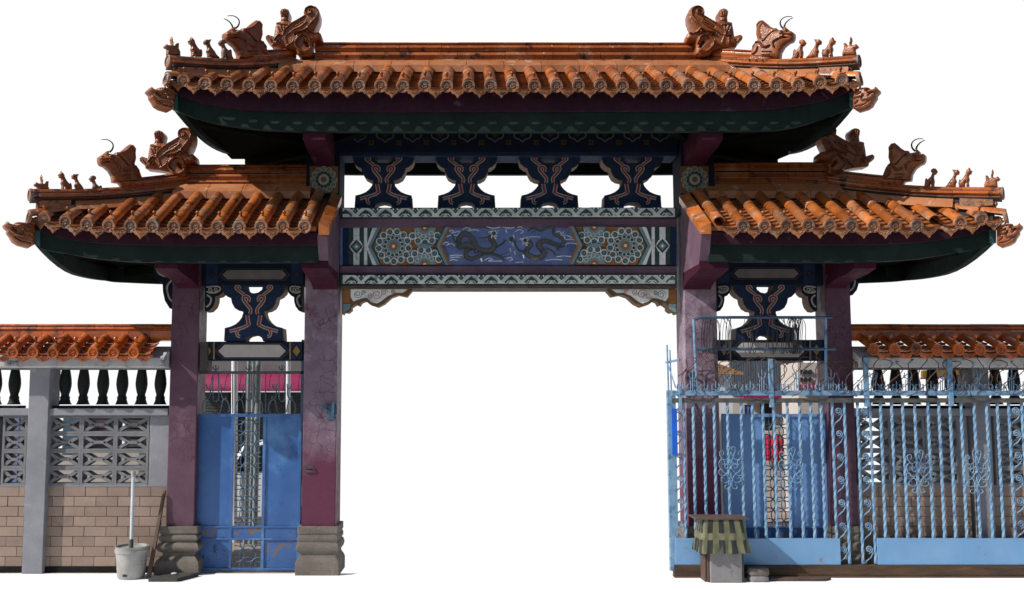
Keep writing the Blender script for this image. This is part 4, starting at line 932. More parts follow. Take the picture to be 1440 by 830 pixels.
# ------------------------------------------------------------------ boundary walls
def wall(label, grp, ua, ub, discs, pil, balus, blocks, brick_u, Y=-.1, vt=455, de=494, side=-1, plast=None):
    L0 = Vector((P((ua+ub)/2, 700, Y).x, 0, 0)); Wt = thing('boundary_wall', label, 'wall', L0, grp)
    X = lambda u, v=640: P(u, v, Y).x
    Z = lambda v, y=Y: P(655, v, y).z
    xa, xb = X(ua), X(ub)
    b = MB(); b.box(xa, xb, Y-.02, .12, 0, Z(797.5)); b.build('plinth', M['plinth'], Wt)
    b = MB(); b.box(xa, xb, Y+.015, .09, Z(797.5), Z(683.5)); body_ = b.build('masonry', M['grout'], Wt)
    # tan tiles
    pitch = 14.08; import itertools
    ti = {}
    for r_ in range(8):
        v0 = 684.5+r_*pitch; v1 = v0+pitch-.9
        for (sa, sb) in brick_u:
            u = sa-30.6+((r_%2)*15.3+ (sa*7)%9)
            while u < sb:
                a = max(u, sa); c = min(u+29.8, sb)
                if c-a > 2.5:
                    xx0, xx1 = X(a), X(c); zz0, zz1 = Z(v1), Z(v0); w_ = round(xx1-xx0, 3)
                    if w_ not in ti:
                        q = MB(); h_ = zz1-zz0; q.box(0, w_, 0, .03, 0, h_); e_ = .003
                        ti[w_] = q.mesh('wall_tile', [M['tile']])
                    link(ti[w_], 'wall_tile', body_, (xx0, Y+rnd.uniform(-.003,.003), zz0))
                u += 30.6
    # block zone frame and blocks
    zt, zb_ = Z(585.5), Z(683)
    rows = [(588,607),(613,631.5),(637,655.5),(661.5,680)]
    bw = None
    for (sa, sb) in blocks:
        b = MB()
        for r_, (v0, v1) in enumerate(rows):
            x0, x1 = X(sa), X(sb); z0, z1 = Z(v1), Z(v0); t = .0; q = MB()
            fr = .028
            gx0, gx1 = X(sa-2.6), X(sb+2.6); gz1, gz0 = Z(v0-2.9), Z(v1+2.9)
            q.box(gx0, gx0+fr+.003, Y, .08, gz0, gz1); q.box(gx1-fr-.003, gx1, Y, .08, gz0, gz1); q.box(gx0+fr+.003, gx1-fr-.003, Y, .08, gz0, gz0+fr+.003); q.box(gx0+fr+.003, gx1-fr-.003, Y, .08, gz1-fr-.003, gz1)
            cx, cz = (x0+x1)/2, (z0+z1)/2; w_ = .022; ya, yb_ = Y+.012, .07
            hh = (x1-x0)*.15
            def bar(p, r__):
                dx, dz = r__[0]-p[0], r__[1]-p[1]; l = math.hypot(dx, dz); nx, nz = -dz/l*w_, dx/l*w_
                A = [(p[0]-nx, ya, p[1]-nz), (r__[0]-nx, ya, r__[1]-nz), (r__[0]+nx, ya, r__[1]+nz), (p[0]+nx, ya, p[1]+nz)]; q.prism(A, [(m_[0], yb_, m_[2]) for m_ in A])
            bar((x0, z0), (cx-hh, cz)); bar((x0, z1), (cx-hh, cz)); bar((x1, z0), (cx+hh, cz)); bar((x1, z1), (cx+hh, cz))
            q.box(cx-hh-.01, cx+hh+.01, ya-.002, yb_+.002, cz-w_*.95, cz+w_*.95)
            q.build('breeze_block', M['block'], Wt, fix=False)
    for (sa, sb) in (plast or []):
        b = MB(); b.box(X(sa), X(sb), Y+.004, .085, zb_, zt); b.build('render_patch', M['plaster'], Wt)
    # top and bottom fillers
    b = MB(); b.box(xa, xb, Y-.004, .085, Z(684.3), Z(682.6)); b.box(xa, xb, Y+.006, .075, Z(585.6), Z(583)); b.build('mortar_band', M['plaster'], Wt)
    b = MB(); b.box(xa, xb, Y-.07, .12, Z(584.5, Y-.07), Z(574.5, Y-.07)); b.build('handrail', M['plaster'], Wt, bevel=.008)
    # pillars
    for (pa, pb) in pil:
        x0, x1 = P(pa, 640, Y-.1).x, P(pb, 640, Y-.1).x
        b = MB(); b.box(x0, x1, Y-.1, .15, 0, Z(512)); b.build('pillar', M['plaster'], Wt, bevel=.008)
    # balusters
    prof = [(75,575,0),(75,569),(64,567),(56,564),(50,561),(55,559.5),(45,557),(42,555),(52,551),(62,545),(66,540),(62,533),(52,525),(42,518),(40,512)]
    for u in balus:
        x = P(u, 545, 0).x; z0 = Z(575, 0); pr = [(p[0]/1000*1.25, Z(p[1], 0)-z0) for p in prof]
        b = MB(); b.lathe((x, 0, z0), [(r_, z) for r_, z in pr if z > .05], 14); zq = [z for r_, z in pr]
        b.box(x-.115, x+.115, -.115, .115, z0-.01, z0+.045); b.build('baluster', M['balu'], Wt, origin=(x, 0, z0))
    # beam, coping slab, roof
    b = MB(); b.box(xa, xb, -.09, .09, Z(520, -.09), Z(510, -.09)); b.build('top_beam', M['block'], Wt)
    b = MB(); ye = -.40; zc0, zc1 = Z(516, ye), Z(503, ye)
    b.prism([(xa,ye,zc0),(xa,ye,zc1),(xa,-.06,zc1+.17),(xa,.06,zc1+.17),(xa,.4,zc1),(xa,.4,zc0),(xa,.34,zc0-.01),(xa,-.34,zc0-.01)], [(xb,ye,zc0),(xb,ye,zc1),(xb,-.06,zc1+.17),(xb,.06,zc1+.17),(xb,.4,zc1),(xb,.4,zc0),(xb,.34,zc0-.01),(xb,-.34,zc0-.01)])
    cop = b.build('coping', M['conc'], Wt, bevel=.01)
    Ye = -.50; ze_ = Z(de, Ye); zr_ = Z(474, -.1)
    for u in discs:
        x = P(u, de, Ye).x
        if xa+.02 < x < xb-.02:
            E = Vector((x, Ye, ze_)); T = Vector((x, -.06, zr_)); tile_row(cop, E, T, True, ME_coverw, ME_eavew, .3)
    for u in discs:
        x = P(u+(discs[1]-discs[0])/2, de, Ye).x
        if xa+.08 < x < xb-.10: pan_row(cop, Vector((x, Ye+.02, ze_-.01)), Vector((x, -.06, zr_)), M['wallglaze'], ME_dripw, -.03)
    # ridge
    zt_ = Z(vt, -.1)
    for z0, z1, h0, h1, rt, sg in ((zt_-.045, zt_, .07, .085, True, .26), (zt_-.105, zt_-.048, .085, .105, False, .26), (zt_-.24, zt_-.11, .11, .125, False, .29)):
        moulding(cop, 'ridge_tile', [(xa, 0, 0), (xb, 0, 0)], z0, z1, h0, h1, sg, M['wallglaze'], rt, .002, .002)
    return Wt
wall('tan tiled boundary wall with breeze blocks and dark balusters at the left of the gateway', None, -40, 237, [-10+28.35*k for k in range(8)], [(37,65.5)], [-32,-6,20.6,92,117.5,145,172,199,225.6], [(-32,-7),(5,34),(68.7,110.6),(116,159),(164,206)], [(-40,37),(56,237)], plast=[(209.5,237)])
wall('tan tiled boundary wall seen behind the sliding blue gate at the right', None, 1200, 1480, [1227.6+29.9*k for k in range(9)], [(1372,1396)], [1235,1260,1285,1311,1338,1400,1426,1452], [(1211,1251),(1257,1299),(1305,1347),(1402,1440),(1446,1478)], [(1200,1362),(1396,1480)], plast=[(1350,1362)], de=490)

# ------------------------------------------------------------------ door leaves
def lattice(b, u0, u1, v0, v1, Y, r=.0075, off=0):
    a = P(u0, v1, Y); c = P(u1, v0, Y); x0, x1, z0, z1 = a.x, c.x, a.z, c.z
    n = 3; s_ = (x1-x0)/(n-.5+.0); s_ = (x1-x0)/2.5; Rr = s_/math.sqrt(2)
    j = -1
    while z0+j*s_ < z1+s_:
        for i in range(-1, 5):
            cx, cz = x0+(i+.25)*s_, z0+j*s_+off; seg = []
            for k in range(25):
                an = 2*math.pi*k/24; p = (cx+Rr*math.cos(an), Y+.004*((i+j)%2), cz+Rr*math.sin(an))
                if x0 <= p[0] <= x1 and z0 <= p[2] <= z1: seg.append(p)
                else:
                    if len(seg) > 1: b.tube(seg, r, 4, cap=False)
                    seg = []
            if len(seg) > 1: b.tube(seg, r, 4, cap=False)
        j += 1
def door(label, u0, u1, pl, pr_, lt, Y=-.05, hinge=None, pm=None):
    pm = pm or M['doorblue']
    D = thing('metal_door', label, 'door', (P((u0+u1)/2, 700, Y).x, Y, 0))
    Xp = lambda u: P(u, 690, Y).x
    Z = lambda v: P(655, v, Y).z
    fr = MB(); t = .035
    for a, c in ((u0,u0+5),(u1-4.5,u1),(pl[1]+.2,lt[0]),(lt[1],pr_[0]-.2)): fr.box(Xp(a), Xp(c), Y-.03, Y+.02, Z(801), Z(582))
    for v0, v1 in ((582,586.5),(739.5,742),(756.5,759),(798.5,802)): fr.box(Xp(u0)+.003, Xp(u1)-.003, Y-.033, Y+.018, Z(v1), Z(v0))
    fr.build('door_frame', pm, D, bevel=.004)
    for a, c in (pl, pr_):
        b = MB(); b.box(Xp(a), Xp(c), Y-.012, Y+.0, Z(739.6), Z(586.4)); b.build('door_panel', pm, D)
        b = MB(); b.box(Xp(a), Xp(c), Y-.012, Y+.0, Z(798.6), Z(758.9)); b.build('kick_panel', M['doorrust'], D)
    b = MB(); b.box(Xp(u0)+.05, Xp(u1)-.05, Y-.02, Y+.006, Z(756.6), Z(741.9)); b.build('mid_panel', M['doorrust'], D)
    b = MB(); lattice(b, lt[0], lt[1], 586.5, 739.5, Y-.005); b.build('ring_lattice', M['darkblueiron'], D, fix=False)
    b = MB(); lattice(b, lt[0], lt[1], 759, 798.5, Y-.005, off=.03); b.build('ring_lattice', M['darkblueiron'], D, fix=False)
    if hinge is not None:
        for v in (635, 785): b = MB(); b.lathe((Xp(hinge), Y-.05, Z(v+5)), [(.022,0),(.022,.05),(.016,.052),(.016,.056),(.022,.058),(.022,.11)], 8); b.build('hinge', M['doorblue'], D)
    return D
door('blue sheet metal door with ring lattice strip in the left bay, rusty at the foot', 272, 423.5, (277.5,323.5), (373.5,419), (328,369), hinge=269)
door('blue sheet metal door in the right bay, half hidden behind the sliding gate bars', 1017, 1170, (1022,1073), (1113,1165), (1077,1109), Y=-.02, pm=M['doorlit'])

# spear screen above the left door
Sx = thing('spear_screen', 'iron screen of hooked blue spears above the left door under the painted panel', 'screen', (P(350,580,-.06).x, -.06, P(350,582,-.06).z))
Y = -.06
b = MB(); b.pxbox(274.5,428,522,526,Y-.03,Y+.02); b.build('crossbar', M['greyrail'], Sx)
for u0, u1 in ((274,280.5),(422.5,427.5)): b = MB(); b.pxbox(u0,u1,478 if u0 > 300 else 480,582,Y-.03,Y+.03); b.build('side_post', M['darkblueiron'], Sx)
b = MB(); b.pxbox(280.6,292,481,521.5,-.20,.05); b.build('dark_box', M['brownbeam'], Sx)
def px3(pts, Y): return [P(u, v, Y) for u, v in pts]
for cu in (303.5, 350, 396.5):
    q = [[(cu-4,561),(cu-4,530),(cu-3,526),(cu,524.5),(cu+3,526),(cu+4,530),(cu+4,561)], [(cu-13.5,540),(cu-12,546),(cu-8,546),(cu-7.5,540)], [(cu+7.5,540),(cu+8,546),(cu+12,546),(cu+13.5,540)],
         [(cu-8,545),(cu-8,556),(cu-12,562),(cu-14,561),(cu-14,557)], [(cu+8,545),(cu+8,556),(cu+12,562),(cu+14,561),(cu+14,557)], [(cu,513),(cu,524)], [(cu-4,515),(cu-3,519),(cu,520),(cu+3,519),(cu+4,515)],
         [(cu-14,562),(cu-10,563),(cu-8,570),(cu-6,579),(cu-2,581),(cu+2,581),(cu+6,579),(cu+8,570),(cu+10,563),(cu+14,562)], [(cu-16,581),(cu-19,578),(cu-18,568),(cu-14,562)], [(cu+16,581),(cu+19,578),(cu+18,568),(cu+14,562)], [(cu-4,561),(cu,565),(cu+4,561)]]
    b = MB()
    for s_ in q: b.tube(px3(smooth(s_, 3), Y), .0085, 5)
    b.build('spear_scroll', M['darkblueiron'], Sx, fix=False)
for u in (327, 373.5): b = MB(); b.tube(px3([(u,526),(u,581)], Y), .008, 5); b.build('spear', M['darkblueiron'], Sx)

# ------------------------------------------------------------------ sliding gate
YG = -.42
def sliding(label, bars, scrolls, u0, u1, panel, motifs, posts):
    S_ = thing('sliding_gate', label, 'gate', (P((u0+u1)/2, 700, YG).x, YG, 0), 'pale blue sliding gate leaves')
    Xp = lambda u, v=565, y=YG: P(u, v, y).x
    Z = lambda v, y=YG: P(655, v, y).z
    zt, zl, zp, zb_ = Z(566), Z(757), Z(757), Z(794)
    def bar(x, za, zc, w_=.0175):
        # twisted square bar
        b = MB(); n = 64; vs = []
        for k in range(n+1):
            t = k/n; z = za+(zc-za)*t; an = math.pi/4+t*24.0
            vs += [(x+w_*1.25*math.cos(an+q*math.pi/2), YG+w_*1.25*math.sin(an+q*math.pi/2), z) for q in range(4)]
        b.add(vs, [(k*4+q, k*4+(q+1)%4, (k+1)*4+(q+1)%4, (k+1)*4+q) for k in range(n) for q in range(4)]); b.build('bar', M['rail'], S_, fix=False)
    for u in bars: bar(Xp(u), zl, zt)
    for (a, c, vb) in scrolls:
        xa, xc = Xp(a), Xp(c); zz_ = Z(vb); 
        bar(xa, zz_, zt, .0165); bar(xc, zz_, zt, .0165)
        w_ = (xc-xa)/2-.018; xm = (xa+xc)/2; n = int(round((zt-zz_)/.32)); h_ = (zt-zz_)/n
        for k in range(n):
            zc = zz_+h_*(k+.62); s_ = 1 if k%2 else -1; s_ = 1; b = MB(); pts = []
            for i in range(15): an = 3.6*math.pi*(1-i/14)-.5*math.pi; rr = w_*(.16+.84*i/14)*.8; pts.append((xm+rr*math.cos(an), YG, zc+rr*math.sin(an)))
            e_ = pts[-1]; pts += [(xm+w_*.9, YG, zc-h_*.12), (xm+w_*.3, YG, zc-h_*.36), (xm-w_*.7, YG, zc-h_*.52), (xm-w_, YG, zc-h_*.62)]
            b.tube(pts, .0085, 5); b.build('scroll', M['rail'], S_, fix=False)
    b = MB(); b.box(Xp(u0), Xp(u1), YG-.03, YG+.03, Z(556.5), Z(549.5)); b.build('top_rail', M['rail'], S_, bevel=.004)
    b = MB(); b.box(Xp(u0), Xp(u1), YG-.035, YG+.035, Z(566.5), Z(560)); b.build('second_rail', M['greyrail'], S_, bevel=.004)
    pa, pc = panel; b = MB(); b.box(P(pa,775,YG).x, P(pc,775,YG).x, YG-.025, YG+.02, zb_, zp); b.build('bottom_panel', M['railp'], S_, bevel=.004)
    for (cu, cv) in motifs:
        b = MB()
        def Q(pts): return [P(cu+a, cv+c, YG-.035) for a, c in pts]
        for sx in (-1, 1):
            for pts in ([(0,28),(4,15),(10,9),(15,4),(17,-4),(13,-9),(9,-6),(10,-2),(13,-3)], [(0,-20),(3,-12),(9,-8),(15,-13),(16,-19),(12,-21),(10,-17),(12,-15)], [(0,0),(4,8),(10,14),(16,12),(17,7),(13,5),(11,9)],
                        [(0,-2),(2,-10),(5,-18),(6,-25),(2,-27),(1,-23),(3,-22)], [(0,2),(3,-2),(7,-3),(9,1),(6,4),(4,1)], [(0,10),(2,20),(8,24),(14,21),(12,16),(9,18)], [(0,20),(2,30),(6,33),(9,30),(6,27)], [(0,-8),(5,-2),(11,-1)]):
                b.tube(Q([(sx*a, c) for a, c in smooth(pts, 3)]), .0052, 5)
        b.ball(P(cu, cv+3, YG-.035), .02, 0, 8); b.build('scroll_motif', M['rail'], S_, fix=False)
    for u, va, vb in posts: b = MB(); b.pxbox(u-1.8, u+1.8, va, vb, YG-.05, YG-.005); b.build('upright', M['rail'], S_, bevel=.003)
    # spear heads over the rail
    u = u0+14; k = 0
    while u < u1-6:
        b = MB(); tall = (k%3 == 1); h_ = 30 if tall else 14; y = YG
        sets = [[(u,550),(u,550-h_)], [(u-5,550-h_+4),(u-4.5,550-h_+10),(u,550-h_+13),(u+4.5,550-h_+10),(u+5,550-h_+4)]]
        if tall: sets += [[(u-3,550),(u-3,534)], [(u+3,550),(u+3,534)], [(u-7,549),(u-8,543),(u-5,540)], [(u+7,549),(u+8,543),(u+5,540)]]
        else: sets += [[(u-5,550),(u-6,543),(u-3,541)], [(u+5,550),(u+6,543),(u+3,541)]]
        for s_ in sets: b.tube(px3(smooth(s_, 3) if len(s_) > 2 else s_, y), .0065, 5)
        b.build('spear_head', M['rail'], S_, fix=False); u += 16.2; k += 1
    return S_
sA = sliding('pale blue sliding gate leaf with scroll strips standing before the right bay', [974.5,989.5,1004,1022.7,1042,1057.5,1072.4,1088,1106.6,1124,1139.8,1154.4], [(946.5,961,757),(1170,1187,793)], 944, 1197, (949.5,1181), [(1028,655),(1112,656)], [(957,543,572),(1085,505,573)])
sB = sliding('pale blue sliding gate leaf standing before the tan tiled wall at the right edge', [1238,1253.5,1269,1286,1304.5,1320,1335.5,1351,1369.5,1387,1402], [(1205.5,1223,793),(1418,1436.5,757)], 1198, 1500, (1233,1505), [(1292,660),(1373.5,661)], [(1219,503,572),(1337,503,571)])
b = MB(); b.pxbox(943,950,549,803,YG-.02,YG+.05); b.build('end_post', M['rail'], sA, bevel=.004)
b = MB(); q = [P(937,512,YG+.35),P(949,512,YG)]; b.tube([P(938,485,YG+.3), P(940,549,YG+.3)], .012, 5); b.tube([P(942,492,YG+.25), P(944,549,YG+.25)], .010, 5); b.tube([P(937,510,YG+.35), P(956,506,YG)], .018, 5); b.tube([P(939,512,YG+.3), P(950,545,YG)], .010, 5); b.build('end_bracket', M['rail'], sA, fix=False)
# wheel track
T_ = MB(); a = P(948,794.6,YG-.04); c = P(1505,794.6,YG-.04); T_.box(a.x, c.x, YG-.04, YG+.05, 0.03, a.z-.003); T_.box(a.x, c.x, YG-.055, YG+.07, 0, .028); 
o = T_.build('gate_track', M['track'], bevel=.004); tag(o, 'rusty brown steel track along the foot of the pale blue sliding gate', 'track')

# razor wire frame and coils
Rw = thing('wire_frame', 'blue tubular frame strung with dark wire loops above the sliding gate at the right bay', 'frame', (P(1070,549,YG).x, YG, P(1070,549,YG).z))
for nm, pts in (('frame_post', [(975.5,449),(980,549)]), ('frame_post', [(1161,447),(1161.5,549)]), ('frame_rail', [(975,450),(985,446.5),(1170,446.5)]), ('frame_rail', [(976.5,491),(1175,491)])):
    b = MB(); b.tube([P(u, v, YG+.02) for u, v in pts], .02, 8); b.build(nm, M['rail'] if 'post' in nm else M['darkblueiron'], Rw)
r3 = random.Random(3); b = MB()
def coil(b, us, v0, v1, r, yc, amp, wob=3, barb=False, dy=.12):
    pts = []
    for (u, ph) in us:
        pass
u = 985
for cl, n_ in (((990,1010),9),((1015,1030),4),((1048,1075),4),((1082,1108),4),((1108,1128),13)):
    for k in range(n_):
        uu = cl[0]+(cl[1]-cl[0])*k/n_+r3.uniform(-1,1); dx = r3.uniform(-4,12)
        pts = [P(uu, 446, YG+.02), P(uu+dx*.6+2, 456, YG-.04), P(uu+dx, 475, YG-.05), P(uu+dx*.7, 492+r3.uniform(0,4), YG), P(uu+dx*.3-2, 496, YG+.04), P(uu-3, 480, YG+.08), P(uu-2, 460, YG+.07), P(uu+1, 445, YG+.02)]
        b.tube([tuple(p) for p in smooth([tuple(p) for p in pts], 3)], .0045, 4, cap=False)
b.build('wire_loops', M['wire'], Rw, fix=False)
Rz = thing('razor_wire_coil', 'rusty razor wire coiled along the top rail of the sliding gate', 'razor wire', (P(1200,549,YG).x, YG, P(1200,549,YG).z))
b = MB(); pts = []; n = 1000; u = 950
for k in range(n):
    t = k/n; an = t*2*math.pi*31; uu = 957+500*t; r_ = .25+.04*math.sin(t*40); c = P(uu, 529, YG)
    pts.append((c.x+.12*math.sin(an)+.05*math.sin(3.7*an), YG+r_*.55*math.cos(an), c.z+r_*math.sin(an)*.95))
b.tube(pts, .006, 4, cap=False)
for k in range(0, n, 5):
    p = Vector(pts[k]); d = Vector((r3.uniform(-1,1), r3.uniform(-1,1), r3.uniform(-1,1))).normalized()*.02; b.tube([p-d, p+d], .005, 3, cap=False)
b.build('wire', M['rust'], Rz, fix=False)

# ------------------------------------------------------------------ small things at the foot
yb = -.46; c = P(184.5, 806, yb); Bk = thing('bucket', 'dirty white plastic bucket standing at the foot of the left wall', 'bucket', (c.x, yb, 0))
b = MB(); r0_ = .175; r1_ = .205; h_ = .42
prof = [(r0_-.01,0),(r0_,.015),(r1_,h_*.80),(r1_+.012,h_*.81),(r1_+.014,h_*.9),(r1_+.004,h_*.905),(r1_+.006,h_*.97),(r1_+.014,h_),(r1_-.002,h_),(r1_-.01,h_*.93),(.001,h_*.90)]
b.lathe((c.x, yb, .0), prof, 28); b.build('bucket_body', M['plastic'], Bk)
b = MB()
for k, (an, z) in enumerate(((-2.75,.10),(-2.72,.15),(-2.78,.20),(-2.74,.26),(-.35,.18),(-.38,.23),(-.33,.28),(-1.75,.045),(-1.68,.045),(-1.61,.045))):
    rr = r0_+(r1_-r0_)*z/(h_*.8)+.0015; w_ = .07 if k < 7 else .04; h2 = .012 if k < 7 else .035
    vs = [(c.x+rr*math.cos(an+s_*w_/rr/2), yb+rr*math.sin(an+s_*w_/rr/2), z+q) for q in (0, h2) for s_ in (-1, 1)]; b.add(vs, [(0,1,3,2)])
b.build('printed_marks', M['black'], Bk, fix=False)
o = MB(); pa = P(184.5,765,yb+.02); pb = P(187.5,668,yb+.08); o.tube([pa, pb], .022, 12); pp = thing('pvc_pipe', 'pale plastic pipe standing upright in the white bucket', 'pipe', (pa.x, yb+.02, .38)); o.build('pipe', M['pvc'], pp)
o = MB(); o.tube([pb-(pb-pa).normalized()*.02, pb+(pb-pa).normalized()*.05], .030, 12); o.build('pipe_cap', M['plastic'], pp)
o = MB(); o.tube([pa-(pb-pa).normalized()*.06, pa+(pb-pa).normalized()*.06], .029, 12); o.build('pipe_sleeve', M['greyrail'], pp)
o = MB(); A = P(209,806,-.52); B_ = P(231.5,690,-.16); dx = .028
o.prism([(A.x-dx,-.54,0.0),(A.x+dx,-.54,0.0),(A.x+dx,-.50,0.0),(A.x-dx,-.50,0.0)], [(B_.x-dx*.7,-.18,B_.z),(B_.x+dx*.7,-.18,B_.z),(B_.x+dx*.7,-.14,B_.z),(B_.x-dx*.7,-.14,B_.z)])
tag(o.build('wooden_batten', M['wood'], bevel=.004), 'dark brown wooden batten leaning between the wall and the left column', 'batten')
o = MB(); a = P(209,812,-.72); c = P(250,812,-.72); e_ = P(268,803,-.35)
o.prism([(a.x,-.74,0),(c.x,-.74,0),(c.x+.17,-.36,0),(a.x+.18,-.36,0)], [(a.x,-.74,.045),(c.x,-.74,.045),(c.x+.17,-.36,.05),(a.x+.18,-.36,.05)])
tag(o.build('stone_slab', M['slate'], bevel=.006), 'dark flat stone slab on the ground before the outer left column', 'slab')
o = MB(); c = P(247,800,-.45); o.ball((c.x, -.5, .062), .035, 0, 8, (1.3,1,.45)); tag(o.build('pale_stone', M['beige']), 'small pale flat stone lying on the dark slab', 'stone')

yp = -.80; Pd = thing('pedestal', 'grey cement pedestal standing before the sliding gate', 'pedestal', (P(1019,800,yp).x, yp+.2, 0))
x0, x1 = P(999,800,yp).x, P(1044,800,yp).x; zt = P(1019,765,yp).z
b = MB(); b.box(x0, x1, yp, yp+.30, 0, zt+.2); b.build('block', M['cement'], Pd, bevel=.012)
for k, xx in enumerate((x0-.058, x0-.028)): b = MB(); b.box(xx, xx+.024, yp+.03*(2-k), yp+.28, 0, zt+.1); b.build('side_board', M['wood'], Pd, bevel=.004)
b = MB(); b.box(x1+.004, x1+.022, yp+.01, yp+.28, 0, zt+.1); b.build('side_board', M['slate'], Pd)
# striped cloth cover
ztop = P(1019,731,yp).z; zbo = P(1019,777,yp).z
Cl = thing('striped_cover', 'olive and black striped plastic cover draped over the cement pedestal', 'cover', (P(1016,740,yp).x, yp+.15, zbo))
def ringpt(t, w_, d_, cx, cy):   # rounded rectangle param
    per = [(-1,-1),(1,-1),(1,1),(-1,1)]; k = int(t*4)%4; f_ = t*4-int(t*4); a = per[k]; c = per[(k+1)%4]
    return (cx+w_*(a[0]+(c[0]-a[0])*f_), cy+d_*(a[1]+(c[1]-a[1])*f_))
nS = 96; nz = 10; vs = []; cx = P(1017,740,yp).x; cy = yp+.15
for j in range(nz+1):
    f_ = j/nz; w_ = .265+.06*f_**.8; d_ = .17+.07*f_
    for i in range(nS):
        x, y = ringpt(i/nS, w_, d_, cx, cy)
        wv = .012*f_*math.sin(i*2*math.pi/nS*19)+.008*math.sin(i*1.7+j*.9)*f_
        ang = math.atan2(y-cy, x-cx); cr = .93 if (i%24 in (0,)) else (.965 if i%24 in (1,23) else 1)
        vs.append((cx+(x-cx)*cr+wv*math.cos(ang), cy+(y-cy)*cr+wv*math.sin(ang), ztop-(ztop-zbo)*f_-(.006*math.sin(i*.5)+.004*math.sin(i*1.3))*(f_ > .95)))
fs = []; mi = []
b = MB()
for j in range(nz):
    for i in range(nS):
        q = [j*nS+i, j*nS+(i+1)%nS, (j+1)*nS+(i+1)%nS, (j+1)*nS+i]; b.f.append(q)
        band = 4 <= j <= 5; b.m.append(0 if (band or (i//3)%2 == 0) else 1); b.sm.append(True)
b.v = vs; b.f.append(list(range(nS))[::-1]); b.m.append(0); b.sm.append(False)
b.build('cover_sheet', [M['stripy'], M['stripk']], Cl, fix=False)
b = MB(); b.box(P(977,730,yp).x, P(1053,730,yp).x, yp-.04, yp+.36, ztop+.004, ztop+.024); tag(b.build('cover_board', M['wood'], bevel=.003), 'thin weathered board lying on top of the striped cover', 'board')
def rock(x, y, z, sx, sy, sz, sd):
    b = MB(); rr = random.Random(sd); n = 10; vs = []
    prof = [(.86,0),(1,.15),(1.02,.5),(1,.82),(.88,1)]
    b2 = []
    for r_, zz2 in prof:
        for k in range(n*2):
            an = 2*math.pi*k/(n*2); s_ = (abs(math.cos(an))**5+abs(math.sin(an))**5)**(-1/5); j = rr.uniform(.96,1.03)
            b2.append((x+sx*r_*s_*math.cos(an)*j, y+sy*r_*s_*math.sin(an)*j, z+sz*zz2))
    m_ = n*2; b.add(b2, [(i*m_+k, i*m_+(k+1)%m_, (i+1)*m_+(k+1)%m_, (i+1)*m_+k) for i in range(4) for k in range(m_)]); b.add(b2[-m_:], [list(range(m_))]); b.add(b2[:m_], [list(range(m_))[::-1]]); return b
tag(rock(P(1066,812,-.70).x, -.68, 0, .13, .09, .075, 1).build('stone_block', M['cement'], bevel=.006), 'lower of two grey stone blocks stacked beside the pedestal', 'stone')
tag(rock(P(1066,812,-.70).x, -.68, .076, .135, .09, .10, 2).build('stone_block', M['stone'], bevel=.006), 'upper brown stone block of the two stacked beside the pedestal', 'stone')
b = MB(); a = P(1083,812,-.7); c = P(1160,812,-.7); b.prism([(a.x,-.70,0),(c.x,-.70,0),(c.x+.12,-.60,0),(a.x,-.60,0)], [(a.x,-.70,.035),(c.x,-.70,.035),(c.x+.12,-.60,.04),(a.x,-.60,.04)]); tag(b.build('wooden_plank', M['wood'], bevel=.004), 'weathered plank lying before the gate track beside the stones', 'plank')

# ------------------------------------------------------------------ seen behind the bays
Yk = 4.0
Sh = thing('shop_building', 'grey shop with magenta awning and closed roller shutters seen through the left bay', 'building', (P(355,700,Yk).x, Yk, 0))
b = MB(); a = P(262,700,Yk); c = P(447,500,Yk); b.box(a.x, c.x, Yk, Yk+.8, 0, c.z); b.build('wall', M['greywall'], Sh)
for k in range(9):
    b = MB(); x0 = a.x+(c.x-a.x)*k/9+.004; x1 = a.x+(c.x-a.x)*(k+1)/9-.004; z1 = P(355,531,Yk-.3).z; z0 = P(355,549,Yk-.5).z
    pr = [(Yk-.02, z1+.12), (Yk-.25, z1+.10), (Yk-.42, z1-.02), (Yk-.5, z0+.02), (Yk-.5, z0), (Yk-.46, z0), (Yk-.02, z1)]
    b.prism([(x0, y, z) for y, z in pr], [(x1, y, z) for y, z in pr]); b.build('awning_panel', M['magenta'], Sh)
b = MB(); a2 = P(262,551,Yk-.5); b.box(a.x, c.x, Yk-.5, Yk-.47, a2.z-.01, a2.z+.012); b.build('awning_trim', M['whitep'], Sh)
for u0, u1 in ((288,322),(368,384),(388,424)):
    b = MB(); x0, x1 = P(u0,560,Yk-.03).x, P(u1,560,Yk-.03).x; z = P(355,553,Yk-.03).z
    while z > .9: b.box(x0, x1, Yk-.05, Yk-.002, z-.05, z-.006); z -= .056
    b.build('roller_shutter', M['shutter'], Sh, fix=False)
b = MB(); x0, x1 = P(322,560,Yk-.03).x, P(368,560,Yk-.03).x; b.box(x0, x1, Yk-.03, Yk-.001, .3, P(355,553,Yk).z); b.build('doorway', M['black'], Sh)
def pole(u0, v0, u1, v1, Y, r, m, lab, grp=None):
    a = P(u1, v1, Y); t = P(u0, v0, Y); a.z = 0
    b = MB(); b.tube([a, t], r, 12); o = b.build('pole', m, origin=(a.x, a.y, 0)); b2 = None; tag(o, lab, 'pole', 'poles behind the left door')
pole(330,498,330,720,2.5,.054,M['whitep'],'glossy white pole nearest the left side of the lattice strip')
pole(350.5,496,345,745,2.3,.036,M['galv'],'thin galvanised pole leaning behind the middle of the lattice')
pole(357,496,352.5,745,2.4,.032,M['galv'],'slim grey pole between two galvanised poles behind the lattice')
pole(364,496,358,745,2.2,.046,M['galv'],'thick galvanised pole, rightmost of the leaning bunch')
pole(405.5,498,405,720,2.5,.038,M['whitep'],'white pole behind the right panel of the left door')
